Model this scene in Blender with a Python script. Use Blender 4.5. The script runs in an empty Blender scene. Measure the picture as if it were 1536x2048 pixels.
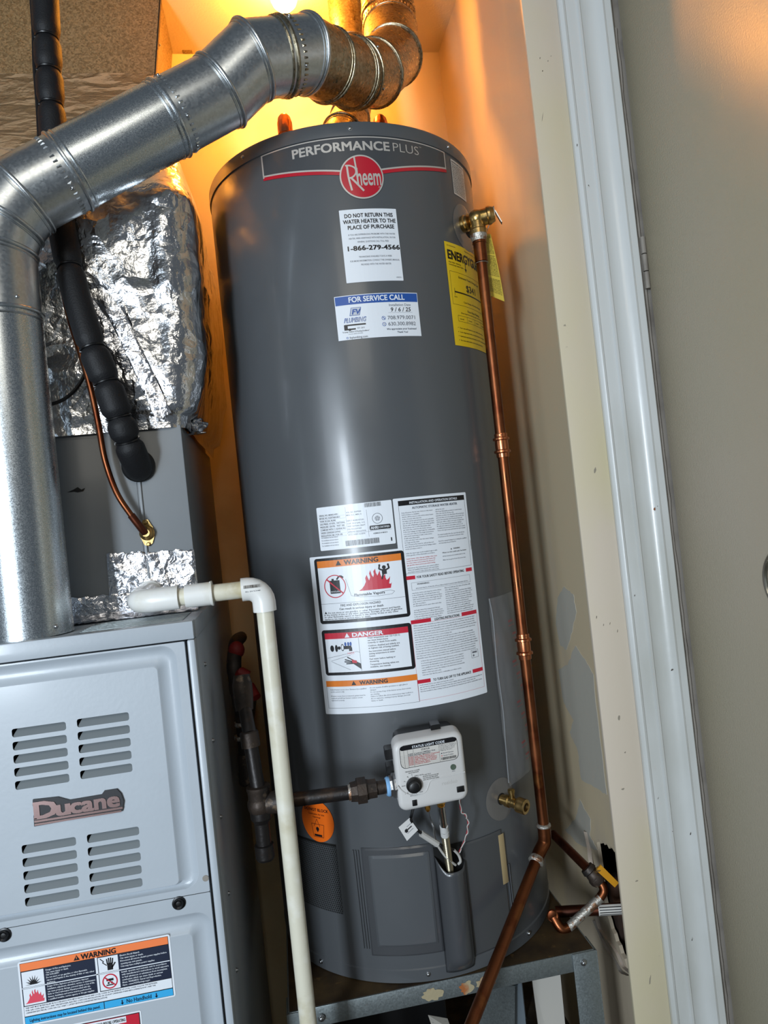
import bpy, bmesh, math, random
from mathutils import Vector, Matrix, noise
random.seed(7)
R_ = math.radians
# ------------------------------------------------------------------ camera
FPX = 1414.21
CAM = Vector((-0.2000, -1.4323, 1.2143)); YAW, PIT, ROL = 0.151127, 0.0144585, -0.107263
FW = Vector((math.sin(YAW)*math.cos(PIT), math.cos(YAW)*math.cos(PIT), math.sin(PIT)))
_r = Vector((math.cos(YAW), -math.sin(YAW), 0)); _u = _r.cross(FW)
RT = math.cos(ROL)*_r + math.sin(ROL)*_u; UP = -math.sin(ROL)*_r + math.cos(ROL)*_u
sc = bpy.context.scene
cd = bpy.data.cameras.new('camera'); co = bpy.data.objects.new('camera', cd); sc.collection.objects.link(co)
cd.sensor_fit = 'VERTICAL'; cd.sensor_height = 36; cd.lens = FPX/2048*36; cd.clip_start = 0.01
co.matrix_world = Matrix(((RT.x, UP.x, -FW.x, CAM.x), (RT.y, UP.y, -FW.y, CAM.y), (RT.z, UP.z, -FW.z, CAM.z), (0, 0, 0, 1)))
sc.camera = co
# ------------------------------------------------------------------ world, lights, exposure
w = bpy.data.worlds.new('world'); sc.world = w; w.use_nodes = True
w.node_tree.nodes['Background'].inputs[0].default_value = (0.62, 0.72, 0.84, 1)
w.node_tree.nodes['Background'].inputs[1].default_value = 0.125
def area(name, loc, target, sx, sy, power, col):
    l = bpy.data.lights.new(name, 'AREA'); l.shape = 'RECTANGLE'; l.size = sx; l.size_y = sy; l.energy = power; l.color = col
    o = bpy.data.objects.new(name, l); sc.collection.objects.link(o); o.location = loc
    o.rotation_euler = (Vector(target)-Vector(loc)).to_track_quat('-Z', 'Y').to_euler(); return o
area('window_daylight', (-1.62, -3.15, 1.18), (0, -0.2, 1.05), 0.34, 1.25, 68, (0.80, 0.90, 1.0))
area('soft_daylight_fill', (-1.9, -2.9, 1.45), (0, -0.2, 1.1), 1.0, 1.5, 22, (0.78, 0.89, 1.0))  # broad fill added for wide highlights on the metal, not a second window
area('hall_overhead_fill', (-0.3, -2.6, 2.40), (-0.1, -1.4, 0.6), 0.9, 0.9, 9, (1.0, 0.93, 0.80))  # unseen warm fill added overhead, no lamp fixture there
sc.view_settings.view_transform = 'Standard'; sc.view_settings.look = 'None'
sc.view_settings.exposure = 0.14; sc.view_settings.gamma = 1; sc.view_settings.use_curve_mapping = False

# ------------------------------------------------------------------ helpers
def ray(px, py): return FW + RT*((px-768)/FPX) - UP*((py-1024)/FPX)
def atY(px, py, v): d = ray(px, py); return CAM + d*((v-CAM.y)/d.y)
def atX(px, py, v): d = ray(px, py); return CAM + d*((v-CAM.x)/d.x)
def atZ(px, py, v): d = ray(px, py); return CAM + d*((v-CAM.z)/d.z)
def atD(px, py, v): return CAM + ray(px, py)*v
def lin(c):
    if isinstance(c, str): c = [int(c[i:i+2], 16)/255 for i in (0, 2, 4)]
    return tuple((x/12.92 if x <= .04045 else ((x+.055)/1.055)**2.4) for x in c)
MATS = {}
def mat(name, col, rough=.5, metal=0, coat=0, bump=None, var=None, spec=.5, trans=0, alpha=1, emit=None, colvar=None):
    """col sRGB hex; bump=(scale, strength, detail); colvar=(hex2, scale, lo, hi)"""
    m = bpy.data.materials.new(name); m.use_nodes = True; nt = m.node_tree; b = nt.nodes['Principled BSDF']
    b.inputs['Base Color'].default_value = (*lin(col), 1); b.inputs['Roughness'].default_value = rough
    b.inputs['Metallic'].default_value = metal; b.inputs['Coat Weight'].default_value = coat
    b.inputs['Coat Roughness'].default_value = .12
    b.inputs['Specular IOR Level'].default_value = spec; b.inputs['Transmission Weight'].default_value = trans
    b.inputs['Alpha'].default_value = alpha
    if emit: b.inputs['Emission Color'].default_value = (*emit[0], 1); b.inputs['Emission Strength'].default_value = emit[1]
    tc = nt.nodes.new('ShaderNodeTexCoord')
    def nz(scale, detail=4, vec=None, stretch=None, dist=0):
        n = nt.nodes.new('ShaderNodeTexNoise'); n.inputs['Scale'].default_value = scale; n.inputs['Detail'].default_value = detail
        n.inputs['Distortion'].default_value = dist
        if stretch:
            mp = nt.nodes.new('ShaderNodeMapping'); mp.inputs['Scale'].default_value = stretch
            nt.links.new(tc.outputs['Object'], mp.inputs[0]); nt.links.new(mp.outputs[0], n.inputs[0])
        else: nt.links.new(tc.outputs['Object'], n.inputs[0])
        return n
    if colvar:
        last = None
        for i, cv in enumerate(colvar if isinstance(colvar, list) else [colvar]):
            c2, s, lo, hi = cv[:4]; n = nz(s, 6, stretch=cv[4] if len(cv) > 4 else None)
            r = nt.nodes.new('ShaderNodeMapRange'); r.inputs[1].default_value = lo; r.inputs[2].default_value = hi
            nt.links.new(n.outputs['Fac'], r.inputs[0])
            mx = nt.nodes.new('ShaderNodeMix'); mx.data_type = 'RGBA'; nt.links.new(r.outputs[0], mx.inputs[0])
            mx.inputs[6].default_value = (*lin(col), 1); mx.inputs[7].default_value = (*lin(c2), 1)
            if last: nt.links.new(last.outputs[2], mx.inputs[6])
            last = mx
        nt.links.new(last.outputs[2], b.inputs['Base Color'])
    if var:  # roughness variation (scale, lo, hi)
        n = nz(var[0], 5); r = nt.nodes.new('ShaderNodeMapRange'); r.inputs[1].default_value = .3; r.inputs[2].default_value = .7
        r.inputs[3].default_value = var[1]; r.inputs[4].default_value = var[2]
        nt.links.new(n.outputs['Fac'], r.inputs[0]); nt.links.new(r.outputs[0], b.inputs['Roughness'])
    if bump:
        n = nz(bump[0], bump[2] if len(bump) > 2 else 4); bp = nt.nodes.new('ShaderNodeBump')
        bp.inputs['Strength'].default_value = bump[1]; bp.inputs['Distance'].default_value = .002
        nt.links.new(n.outputs['Fac'], bp.inputs['Height']); nt.links.new(bp.outputs[0], b.inputs['Normal'])
    MATS[name] = m; return m
def galv(name, c1, c2, scale, rough, metal=1.0, rv=.18, bump=.15):
    m = mat(name, c1, rough, metal); nt = m.node_tree; b = nt.nodes['Principled BSDF']
    tc = nt.nodes.new('ShaderNodeTexCoord'); v = nt.nodes.new('ShaderNodeTexVoronoi'); v.inputs['Scale'].default_value = scale
    nt.links.new(tc.outputs['Object'], v.inputs[0]); sp = nt.nodes.new('ShaderNodeSeparateColor'); nt.links.new(v.outputs['Color'], sp.inputs[0])
    mx = nt.nodes.new('ShaderNodeMix'); mx.data_type = 'RGBA'; mx.inputs[6].default_value = (*lin(c1), 1); mx.inputs[7].default_value = (*lin(c2), 1)
    nt.links.new(sp.outputs[0], mx.inputs[0]); nt.links.new(mx.outputs[2], b.inputs['Base Color'])
    r = nt.nodes.new('ShaderNodeMapRange'); r.inputs[3].default_value = rough-rv*.5; r.inputs[4].default_value = rough+rv*.5
    nt.links.new(sp.outputs[1], r.inputs[0]); nt.links.new(r.outputs[0], b.inputs['Roughness'])
    bp = nt.nodes.new('ShaderNodeBump'); bp.inputs['Strength'].default_value = bump; bp.inputs['Distance'].default_value = .001
    nt.links.new(sp.outputs[2], bp.inputs['Height']); nt.links.new(bp.outputs[0], b.inputs['Normal']); return m
def foilmat(name, col, rough, s1, st):
    m = mat(name, col, rough, 1.0); nt = m.node_tree; b = nt.nodes['Principled BSDF']
    tc = nt.nodes.new('ShaderNodeTexCoord'); n = nt.nodes.new('ShaderNodeTexVoronoi'); n.feature = 'F1'; n.distance = 'MANHATTAN'
    n.inputs['Scale'].default_value = s1; w_ = nt.nodes.new('ShaderNodeTexNoise'); w_.inputs['Scale'].default_value = s1*.6; w_.inputs['Detail'].default_value = 6
    vm = nt.nodes.new('ShaderNodeVectorMath'); vm.operation = 'MULTIPLY_ADD'; vm.inputs[1].default_value = (.12, .12, .12)
    nt.links.new(tc.outputs['Object'], w_.inputs[0]); nt.links.new(w_.outputs['Color'], vm.inputs[0]); nt.links.new(tc.outputs['Object'], vm.inputs[2])
    nt.links.new(vm.outputs[0], n.inputs[0])
    ad = nt.nodes.new('ShaderNodeMath'); ad.operation = 'ADD'; nt.links.new(n.outputs['Distance'], ad.inputs[0]); nt.links.new(w_.outputs['Fac'], ad.inputs[1])
    bp = nt.nodes.new('ShaderNodeBump'); bp.inputs['Strength'].default_value = st; bp.inputs['Distance'].default_value = .006
    nt.links.new(ad.outputs[0], bp.inputs['Height']); nt.links.new(bp.outputs[0], b.inputs['Normal']); return m

class MB:
    def __init__(s): s.v = []; s.f = []; s.m = []
    def add(s, vs, fs, mi=0):
        n = len(s.v); s.v += [Vector(p) for p in vs]; s.f += [tuple(i+n for i in f) for f in fs]; s.m += [mi]*len(fs); return s
    def box(s, a, b, bev=0, mi=0, seg=2):
        a, b = Vector(a), Vector(b); bm = bmesh.new()
        bmesh.ops.create_cube(bm, size=1, matrix=Matrix.Translation((a+b)/2) @ Matrix.Diagonal((*[abs(b[i]-a[i]) for i in range(3)], 1)))
        if bev: bmesh.ops.bevel(bm, geom=bm.edges[:], offset=bev, segments=seg, profile=.5, affect='EDGES')
        return s.bm(bm, mi)
    def bm(s, bm, mi=0, M=None):
        bm.verts.index_update(); vs = [(M @ v.co if M else v.co.copy()) for v in bm.verts]
        fs = [[v.index for v in f.verts] for f in bm.faces]; bm.free(); return s.add(vs, fs, mi)
    def lathe(s, o, ax, prof, n=24, mi=0, cap=True):
        """prof = [(t along axis, radius)...]"""
        o = Vector(o); ax = Vector(ax).normalized(); e1 = ax.orthogonal().normalized(); e2 = ax.cross(e1); vs = []; fs = []
        for t, r in prof:
            for k in range(n):
                a = 2*math.pi*k/n; vs.append(o+ax*t+(e1*math.cos(a)+e2*math.sin(a))*r)
        for i in range(len(prof)-1):
            for k in range(n):
                fs.append((i*n+k, i*n+(k+1) % n, (i+1)*n+(k+1) % n, (i+1)*n+k))
        if cap: fs.append(tuple(reversed(range(n)))); fs.append(tuple((len(prof)-1)*n+k for k in range(n)))
        return s.add(vs, fs, mi)
    def cyl(s, a, b, r, r2=None, n=24, mi=0, cap=True):
        a, b = Vector(a), Vector(b); return s.lathe(a, b-a, [(0, r), ((b-a).length, r if r2 is None else r2)], n, mi, cap)
    def tube(s, pts, r, n=12, mi=0, closed=False, cap=True):
        pts = [Vector(p) for p in pts]; N = len(pts); rr = r if callable(r) else (lambda i: r); vs = []; fs = []; e = None
        for i, p in enumerate(pts):
            if closed: t = (pts[(i+1) % N]-pts[i-1])
            else: t = pts[min(i+1, N-1)]-pts[max(i-1, 0)]
            t.normalize()
            if e is None: e = t.orthogonal().normalized()
            e = (e-t*e.dot(t)).normalized(); g = t.cross(e)
            for k in range(n):
                a = 2*math.pi*k/n; vs.append(p+(e*math.cos(a)+g*math.sin(a))*rr(i))
        for i in range(N if closed else N-1):
            j = (i+1) % N
            for k in range(n): fs.append((i*n+k, i*n+(k+1) % n, j*n+(k+1) % n, j*n+k))
        if cap and not closed: fs.append(tuple(reversed(range(n)))); fs.append(tuple((N-1)*n+k for k in range(n)))
        return s.add(vs, fs, mi)
    def prism(s, poly, fr, d0, d1, mi=0):
        """poly [(u,v)], fr(u,v,off)->point"""
        n = len(poly); vs = [fr(u, v, d0) for u, v in poly]+[fr(u, v, d1) for u, v in poly]
        fs = [tuple(reversed(range(n))), tuple(range(n, 2*n))]+[(i, (i+1) % n, n+(i+1) % n, n+i) for i in range(n)]
        return s.add(vs, fs, mi)
    def sphere(s, c, r, sc_=(1, 1, 1), n=16, mi=0):
        bm = bmesh.new(); bmesh.ops.create_uvsphere(bm, u_segments=n, v_segments=max(6, n//2), radius=r)
        return s.bm(bm, mi, Matrix.Translation(c) @ Matrix.Diagonal((*sc_, 1)))
    def build(s, name, m, parent=None, sharp=35, **kw):
        me = bpy.data.meshes.new(name); off = WL(parent) if parent else Vector()
        org = Vector(kw.pop('origin')) if 'origin' in kw else off
        me.from_pydata([tuple(p-org) for p in s.v], [], s.f); me.update()
        for x in (m if isinstance(m, (list, tuple)) else [m]): me.materials.append(x)
        if max(s.m or [0]): me.polygons.foreach_set('material_index', s.m)
        bm = bmesh.new(); bm.from_mesh(me); bmesh.ops.recalc_face_normals(bm, faces=bm.faces)if kw.pop('recalc', True) else None
        bm.to_mesh(me); bm.free()
        me.polygons.foreach_set('use_smooth', [sharp > 0]*len(me.polygons))
        if sharp > 0: me.set_sharp_from_angle(angle=R_(sharp))
        o = bpy.data.objects.new(name, me); sc.collection.objects.link(o)
        if parent: o.parent = parent; o.location = (0, 0, 0)
        else: o.location = org
        LOC[o] = org; props(o, **kw); return o
LOC = {}
def WL(o): return LOC[o]
def props(o, label=None, cat=None, group=None, kind=None):
    if label: o['label'] = label
    if cat: o['category'] = cat
    if group: o['group'] = group
    if kind: o['kind'] = kind
def thing(name, loc, label, cat, group=None):
    o = bpy.data.objects.new(name, None); sc.collection.objects.link(o); o.location = loc; o.empty_display_size = .02
    LOC[o] = Vector(loc); props(o, label, cat, group); return o
def spline(pts, n=8):
    pts = [Vector(p) for p in pts]; out = []
    P = [pts[0]*2-pts[1]]+pts+[pts[-1]*2-pts[-2]]
    for i in range(1, len(P)-2):
        a, b, c, d = P[i-1], P[i], P[i+1], P[i+2]
        for k in range(n):
            t = k/n; out.append(.5*((2*b)+(c-a)*t+(2*a-5*b+4*c-d)*t*t+(3*b-a-3*c+d)*t**3))
    out.append(pts[-1]); return out
def rrect(x0, y0, x1, y1, r, n=5):
    o = []
    for cx, cy, a0 in ((x1-r, y1-r, 0), (x0+r, y1-r, 90), (x0+r, y0+r, 180), (x1-r, y0+r, 270)):
        for k in range(n+1): a = R_(a0+90*k/n); o.append((cx+r*math.cos(a), cy+r*math.sin(a)))
    return o
def fill2d(outer, holes=()):
    """triangulated flat region with holes -> (pts2d, faces)"""
    cu = bpy.data.curves.new('t', 'CURVE'); cu.dimensions = '2D'; cu.fill_mode = 'BOTH'
    for loop in [outer]+list(holes):
        sp = cu.splines.new('POLY'); sp.points.add(len(loop)-1); sp.use_cyclic_u = True
        for i, (a, b) in enumerate(loop): sp.points[i].co = (a, b, 0, 1)
    o = bpy.data.objects.new('t', cu); me = o.to_mesh(); vs = [(v.co.x, v.co.y) for v in me.vertices]; fs = [tuple(p.vertices) for p in me.polygons]
    o.to_mesh_clear(); bpy.data.objects.remove(o); bpy.data.curves.remove(cu); return vs, fs
def plate(mb, outer, holes, fr, d0, d1, mi=0):
    vs, fs = fill2d(outer, holes); mb.add([fr(u, v, d1) for u, v in vs], fs, mi); mb.add([fr(u, v, d0) for u, v in vs], [tuple(reversed(f)) for f in fs], mi)
    for lp in [outer]+list(holes):
        n = len(lp); mb.add([fr(u, v, d0) for u, v in lp]+[fr(u, v, d1) for u, v in lp], [(i, (i+1) % n, n+(i+1) % n, n+i) for i in range(n)], mi)
    return mb
TXT = {}
def text2d(s, bold=0, res=2):
    k = (s, bold, res)
    if k in TXT: return TXT[k]
    cu = bpy.data.curves.new('t', 'FONT'); cu.body = s; cu.size = 1; cu.offset = bold; cu.resolution_u = res
    o = bpy.data.objects.new('t', cu); me = o.to_mesh()
    vs = [(v.co.x, v.co.y) for v in me.vertices]; fs = [tuple(p.vertices) for p in me.polygons]
    o.to_mesh_clear(); bpy.data.objects.remove(o); bpy.data.curves.remove(cu)
    TXT[k] = (vs, fs); return TXT[k]
class Print:
    """flat print on a surface: fr(u,v,off); colours are material slots"""
    def __init__(s, fr, su=.008, base=.0004, step=.00025): s.fr = fr; s.mb = MB(); s.cols = []; s.su = su; s.base = base; s.step = step
    def mi(s, c):
        if c not in s.cols: s.cols.append(c)
        return s.cols.index(c)
    def off(s, L): return s.base+s.step*L
    def rect(s, u0, v0, u1, v1, c, L=0):
        n = max(1, int(abs(u1-u0)/s.su)+1); vs = []
        for i in range(n+1):
            u = u0+(u1-u0)*i/n; vs += [s.fr(u, v0, s.off(L)), s.fr(u, v1, s.off(L))]
        s.mb.add(vs, [(2*i, 2*i+2, 2*i+3, 2*i+1) for i in range(n)], s.mi(c))
    def rrect(s, u0, v0, u1, v1, r, c, L=0):
        s.rect(u0+r, v0, u1-r, v1, c, L); s.rect(u0, v0+r, u0+r, v1-r, c, L); s.rect(u1-r, v0+r, u1, v1-r, c, L)
        for cx, cy, a0 in ((u1-r, v1-r, 0), (u0+r, v1-r, 90), (u0+r, v0+r, 180), (u1-r, v0+r, 270)):
            s.poly([(cx, cy)]+[(cx+r*math.cos(R_(a0+18*k)), cy+r*math.sin(R_(a0+18*k))) for k in range(6)], c, L)
    def _flat(s, vs, fs, c, L):
        us = [p[0] for p in vs]; a, b = min(us), max(us)
        if b-a > s.su*1.3:
            bm = bmesh.new(); bv = [bm.verts.new((p[0], p[1], 0)) for p in vs]
            for f in fs: bm.faces.new([bv[i] for i in f])
            k = a+s.su
            while k < b:
                bmesh.ops.bisect_plane(bm, geom=bm.verts[:]+bm.edges[:]+bm.faces[:], plane_co=(k, 0, 0), plane_no=(1, 0, 0)); k += s.su
            bm.verts.index_update(); vs = [(v.co.x, v.co.y) for v in bm.verts]; fs = [[v.index for v in f.verts] for f in bm.faces]; bm.free()
        s.mb.add([s.fr(u, v, s.off(L)) for u, v in vs], fs, s.mi(c))
    def poly(s, pts, c, L=0): s._flat(pts, [tuple(range(len(pts)))], c, L)
    def concave(s, pts, c, L=0): vs, fs = fill2d(pts); s._flat(vs, fs, c, L)
    def frame(s, u0, v0, u1, v1, t, c, L=0):
        s.rect(u0, v0, u1, v0+t, c, L); s.rect(u0, v1-t, u1, v1, c, L); s.rect(u0, v0+t, u0+t, v1-t, c, L); s.rect(u1-t, v0+t, u1, v1-t, c, L)
    def disc(s, u, v, r, c, L=0, r0=0, n=32, ry=None):
        ry = ry or r; k = 5; vs = []; fs = []
        for j in range(k+1):
            q = (r0+(r-r0)*j/k)/r
            for i in range(n): a = 2*math.pi*i/n; vs.append(s.fr(u+q*r*math.cos(a), v+q*ry*math.sin(a), s.off(L)))
        for j in range(k):
            for i in range(n): fs.append((j*n+i, j*n+(i+1) % n, (j+1)*n+(i+1) % n, (j+1)*n+i))
        s.mb.add(vs, fs, s.mi(c))
    def line(s, a, b, t, c, L=0):
        a, b = Vector((a[0], a[1], 0)), Vector((b[0], b[1], 0)); d = (b-a).normalized()*t/2; n = Vector((-d.y, d.x, 0))
        s.poly([(p.x, p.y) for p in (a-n, b-n, b+n, a+n)], c, L)
    def text(s, t, u0, u1, v, h, c, L=1, bold=0, align='L', shear=0, res=2):
        """fit: width u0..u1 if u1 given, cap height h; else natural width"""
        dup_ = bold >= .02
        vs, fs = text2d(t, 0 if dup_ else bold, res)
        if not vs: return
        x0 = min(p[0] for p in vs); x1 = max(p[0] for p in vs); sy = h/.70
        if align == 'C': sx = sy*.9; um = (u0+u1)/2; base = um-(x1-x0)*sx/2
        elif u1 is None: sx = sy*.9; base = u0
        else: sx = (u1-u0)/(x1-x0); base = u0
        q = bold*.62; big = dup_ and h > .0035
        for k, (dx, dy) in enumerate(((-q, -q*.8), (q, -q*.8), (q, q*.8), (-q, q*.8)) if big else ((-q, 0), (q, 0)) if dup_ else ((0, 0),)):
            s.mb.add([s.fr(base+(x-x0+dx)*sx+shear*y*sy, v+(y+dy)*sy, s.off(L)+k*.00005) for x, y in vs], fs, s.mi(c))
    def para(s, lines, u0, u1, v1, h, lead, c, L=1, bold=.01, ragged=True):
        rnd = random.Random(len(lines)*31+int(u0*1e4))
        for i, t in enumerate(lines):
            full = max(len(x) for x in lines); ww = (u1-u0)*(len(t)/full)
            s.text(t, u0, u0+ww, v1-h-i*lead, h, c, L, bold, res=1)
    def build(s, name, parent, **kw): return s.mb.build(name, [MATS[c] for c in s.cols], parent, sharp=0, recalc=False, **kw)
def screw(parent, p, nrm, r=.004, m=None, name='screw'):
    nrm = Vector(nrm).normalized(); b = MB().lathe(Vector(p), nrm, [(0, r*1.3), (r*.25, r*1.3), (r*.3, r*.85), (r*.9, r*.8), (r*1.1, r*.55)], 10)
    return b.build(name, m or MATS['zinc_screw'], parent, sharp=50)

# ------------------------------------------------------------------ materials
mat('heater_grey', '4f5255', .33, 0, coat=.16, var=(9, .28, .38), bump=(7, .05, 2))
mat('heater_grey_dark', '424447', .32, 0, coat=.3)
mat('furnace_grey', 'aab2b9', .42, .0, coat=.15, bump=(160, .06, 2), colvar=('a2aab1', 6, .45, .8))
mat('coil_grey', '84898d', .42, .05, coat=.1, colvar=('7a7e81', 5, .4, .8))
mat('louver_grey', '747b7e', .5)
galv('duct_new', 'd9dfe2', 'bcc4c8', 900, .29, rv=.13, bump=.08)
galv('elbow_new', 'ccd1d3', 'c0c5c7', 300, .33, rv=.08, bump=.04)
galv('duct_old', 'b0a68e', '8c7f66', 260, .34, rv=.2)
galv('plenum_spangle', '9b8a6a', '6f6046', 340, .48, metal=.75, rv=.2)
galv('stand_steel', '8a9293', '81898a', 420, .45, metal=.7, bump=.08)
mat('tray_rust', '4b3b24', .6, .4, colvar=[('2b2118', 14, .4, .65), ('8a6a3c', 40, .62, .8)], bump=(40, .3))
mat('rail_stain', 'a09476', .8, 0, colvar=('9a5a2c', 35, .5, .62), bump=(90, .5))
foilmat('foil', 'd8d9db', .21, 17, .75)
foilmat('foil_tape', 'dcdde2', .22, 30, .4)
mat('foil_scrim', 'c9cacd', .3, 1, bump=(40, .5))
mat('copper_bright', 'bf7650', .28, 1, bump=(30, .08))
mat('copper_old', '7c4a2f', .40, 1, colvar=[('5d2c1c', 18, .5, .7), ('c98a4e', 9, .6, .75)], var=(20, .25, .5))
mat('copper_dark', '6b3a28', .4, .9, colvar=('3c2118', 20, .4, .6))
mat('solder', 'b7b3ab', .45, .8, bump=(260, .7), colvar=('8c6a52', 90, .5, .6))
mat('brass', 'bb9c66', .3, 1, colvar=('8c7440', 40, .5, .7), bump=(120, .15))
mat('brass_bright', 'e0a84a', .25, 1)
mat('black_iron', '272423', .42, .5, colvar=('46362b', 25, .55, .7), bump=(120, .3))
mat('iron_fitting', '40362f', .5, .5, colvar=[('2e2a28', 30, .45, .6), ('7f6c58', 60, .6, .75)], bump=(90, .5))
mat('insulation_black', '101114', .6, 0, spec=.35, bump=(400, .25, 2))
mat('cable_tie', '0c0c0d', .35); mat('wire_black', '0e0e10', .4); mat('wire_red', 'a8333c', .4); mat('wire_white', 'b7b5b0', .45)
mat('pvc_pipe', 'd6d2bf', .38, 0, colvar=[('b3a884', 9, .55, .75), ('e2e0d4', 30, .5, .7)], bump=(70, .15))
mat('pvc_fitting', 'e4e4e0', .3, 0, colvar=('c9c4b0', 12, .6, .8))
mat('zinc_screw', 'b8bbbd', .3, 1); mat('black_screw', '16181b', .35, .3)
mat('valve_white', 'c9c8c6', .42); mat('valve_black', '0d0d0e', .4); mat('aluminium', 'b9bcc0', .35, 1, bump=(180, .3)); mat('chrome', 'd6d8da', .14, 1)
mat('plastic_clear', 'e8ecef', .12, 0, alpha=.13); mat('plastic_disc', '63615f', .25, 0, coat=.4)
mat('badge_metal', 'b79a96', .25, 1); mat('badge_dark', '15151a', .5)
mat('wall_cream', 'd9c8a2', .72, 0, bump=(120, .12), colvar=[('cdb88e', 3, .5, .6)])
mat('wall_cream_right', 'c6b698', .42, 0, bump=(60, .10), colvar=[('bcae98', 3.2, .5, .56, (1, 1, .35))])
mat('compound', 'aca89c', .8, bump=(80, .15)); mat('ceiling_paint', 'd5c7a4', .8, bump=(200, .3))
mat('jamb_paint', 'cdc1b0', .5, 0, colvar=[('cbc1a0', 2.2, .45, .65, (1, 1, .8)), ('8d8574', 45, .74, .78)], bump=(90, .08))
mat('casing_paint', 'c8cbca', .33, 0, coat=.2, bump=(60, .1), colvar=[('aaaba3', 4, .5, .75, (1, 1, .4))])
mat('door_paint', 'aea390', .34, 0, bump=(330, .22, 3), colvar=('a39c82', 1.2, .4, .7))
mat('gap_grey', '88827a', .6, bump=(40, .4), colvar=('6f6962', 14, .5, .7))
mat('wall_hall', 'a29a88', .6); mat('floor_wood', '6b5238', .5, 0, colvar=('4a3726', 8, .4, .7, (1, 9, 1)))
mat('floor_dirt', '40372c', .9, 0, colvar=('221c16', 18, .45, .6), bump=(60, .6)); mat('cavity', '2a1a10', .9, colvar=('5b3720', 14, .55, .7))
mat('paper_torn', 'a79a8c', .85, bump=(100, .4)); mat('gypsum', '8d8780', .9, bump=(200, .5))
mat('panel_white', 'b9b5ac', .6); mat('offcut_blue', '9aa9b4', .35, .6); mat('beige_tape', 'a08d68', .6)
mat('yellow_handle', 'c78a18', .5); mat('red_handle', '7c1510', .6); mat('sensor_disc', '505d50', .2)
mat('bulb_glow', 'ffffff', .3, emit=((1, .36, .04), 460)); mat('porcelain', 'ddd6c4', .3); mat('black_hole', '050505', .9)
mat('knob_nickel', 'b8b5a8', .25, 1); mat('window_glow', 'ffffff', .5)
for n_, c_ in dict(ink_black='101014', ink_white='dfe4ea', ink_red='c01f36', ink_orange='dc7a26', ink_blue='1c4f9c', ink_yellow='e6c21c', ink_silver='c9c6c0',
                   ink_navy='1a2338', ink_sky='37a6dc', ink_fireorange='f08048', ink_pink='d84a5c', ink_grey='6a6d74', ink_lightgrey='b9bfc8',
                   ink_redsalmon='b8474a', ink_stickerorange='ea6a14', ink_tagyellow='c9b040').items():
    mat(n_, c_, .38, 0, coat=.06)
mat('ink_bannersilver', 'c2bdb6', .35, .3); mat('ink_bannerred', 'b3192b', .28, 0, coat=.4); mat('ink_offwhite', 'b8b6b2', .45)
M = MATS
# ================================================================== the setting
def struct(name, mb, m, **kw): return mb.build(name, m, kind='structure', **kw)
struct('floor', MB().box((-2.4, -3.6, -.05), (.7, .47, 0)), M['floor_dirt'])
struct('wall_back', MB().box((-.96, .366, 0), (.50, .42, 2.46)), M['wall_cream'])
struct('wall_left', MB().box((-1.0, -.24, 0), (-.95, .366, 2.46)), M['wall_cream'])
struct('ceiling', MB().box((-.95, -.24, 2.44), (.60, .366, 2.50)), M['ceiling_paint'])
hole = [(-.103, .545), (-.112, .556), (-.122, .551), (-.131, .562), (-.140, .556), (-.149, .563), (-.158, .557), (-.168, .566), (-.18, .561), (-.20, .566), (-.20, .335),
        (-.186, .341), (-.178, .347), (-.172, .358), (-.160, .361), (-.153, .372), (-.143, .374), (-.137, .385), (-.127, .389), (-.121, .402), (-.113, .41), (-.111, .43), (-.106, .45), (-.107, .50)]
wr = MB(); plate(wr, [(-.229, 0), (.366, 0), (.366, 2.44), (-.229, 2.44)], [hole[::-1]], lambda u, v, o: Vector((.352+o, u, v)), .0, .007)
wall_r = struct('wall_right', wr, M['wall_cream_right'])
# cavity behind the hole: framing and the far sheet
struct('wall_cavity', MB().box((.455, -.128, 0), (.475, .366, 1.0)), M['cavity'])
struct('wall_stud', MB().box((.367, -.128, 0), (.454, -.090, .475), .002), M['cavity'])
def wallpatch(name, pts, t, m, amp=.002, nsub=5):
    out = []; rnd = random.Random(len(pts)+int(pts[0][0]))
    P = [atX(x, y, .352) for x, y in pts]; P = [(p.y, p.z) for p in P]
    for i, a in enumerate(P):
        b = P[(i+1) % len(P)]
        for k in range(nsub):
            q = k/nsub; out.append((min(a[0]+(b[0]-a[0])*q+rnd.uniform(-amp, amp), .36), a[1]+(b[1]-a[1])*q+rnd.uniform(-amp, amp)))
    mb = MB(); vs, fs = fill2d(out); mb.add([(.352-t, u, v) for u, v in vs], fs)
    n = len(out); mb.add([(.352-t, u, v) for u, v in out]+[(.3521, u, v) for u, v in out], [(i, (i+1) % n, n+(i+1) % n, n+i) for i in range(n)])
    return mb.build(name, m, wall_r)
wallpatch('joint_compound', [(1128, 1172), (1147, 1190), (1153, 1225), (1145, 1262), (1133, 1300), (1120, 1290), (1112, 1245), (1116, 1195)], .0006, M['compound'])
wallpatch('joint_compound', [(1152, 1290), (1170, 1320), (1187, 1350), (1200, 1480), (1214, 1590), (1196, 1578), (1163, 1560), (1156, 1500), (1140, 1465), (1147, 1440), (1128, 1405), (1117, 1340), (1135, 1330)], .0006, M['compound'])
wallpatch('joint_compound', [(1160, 1600), (1182, 1640), (1180, 1670), (1195, 1700), (1160, 1690), (1130, 1660), (1150, 1640)], .0006, M['compound'], )
wallpatch('joint_compound', [(1058, 120), (1063, 200), (1070, 320), (1085, 520), (1108, 700), (1090, 700), (1062, 500), (1035, 330), (1022, 230), (1035, 150)], .0004, M['compound'], .001) if False else None
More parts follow.
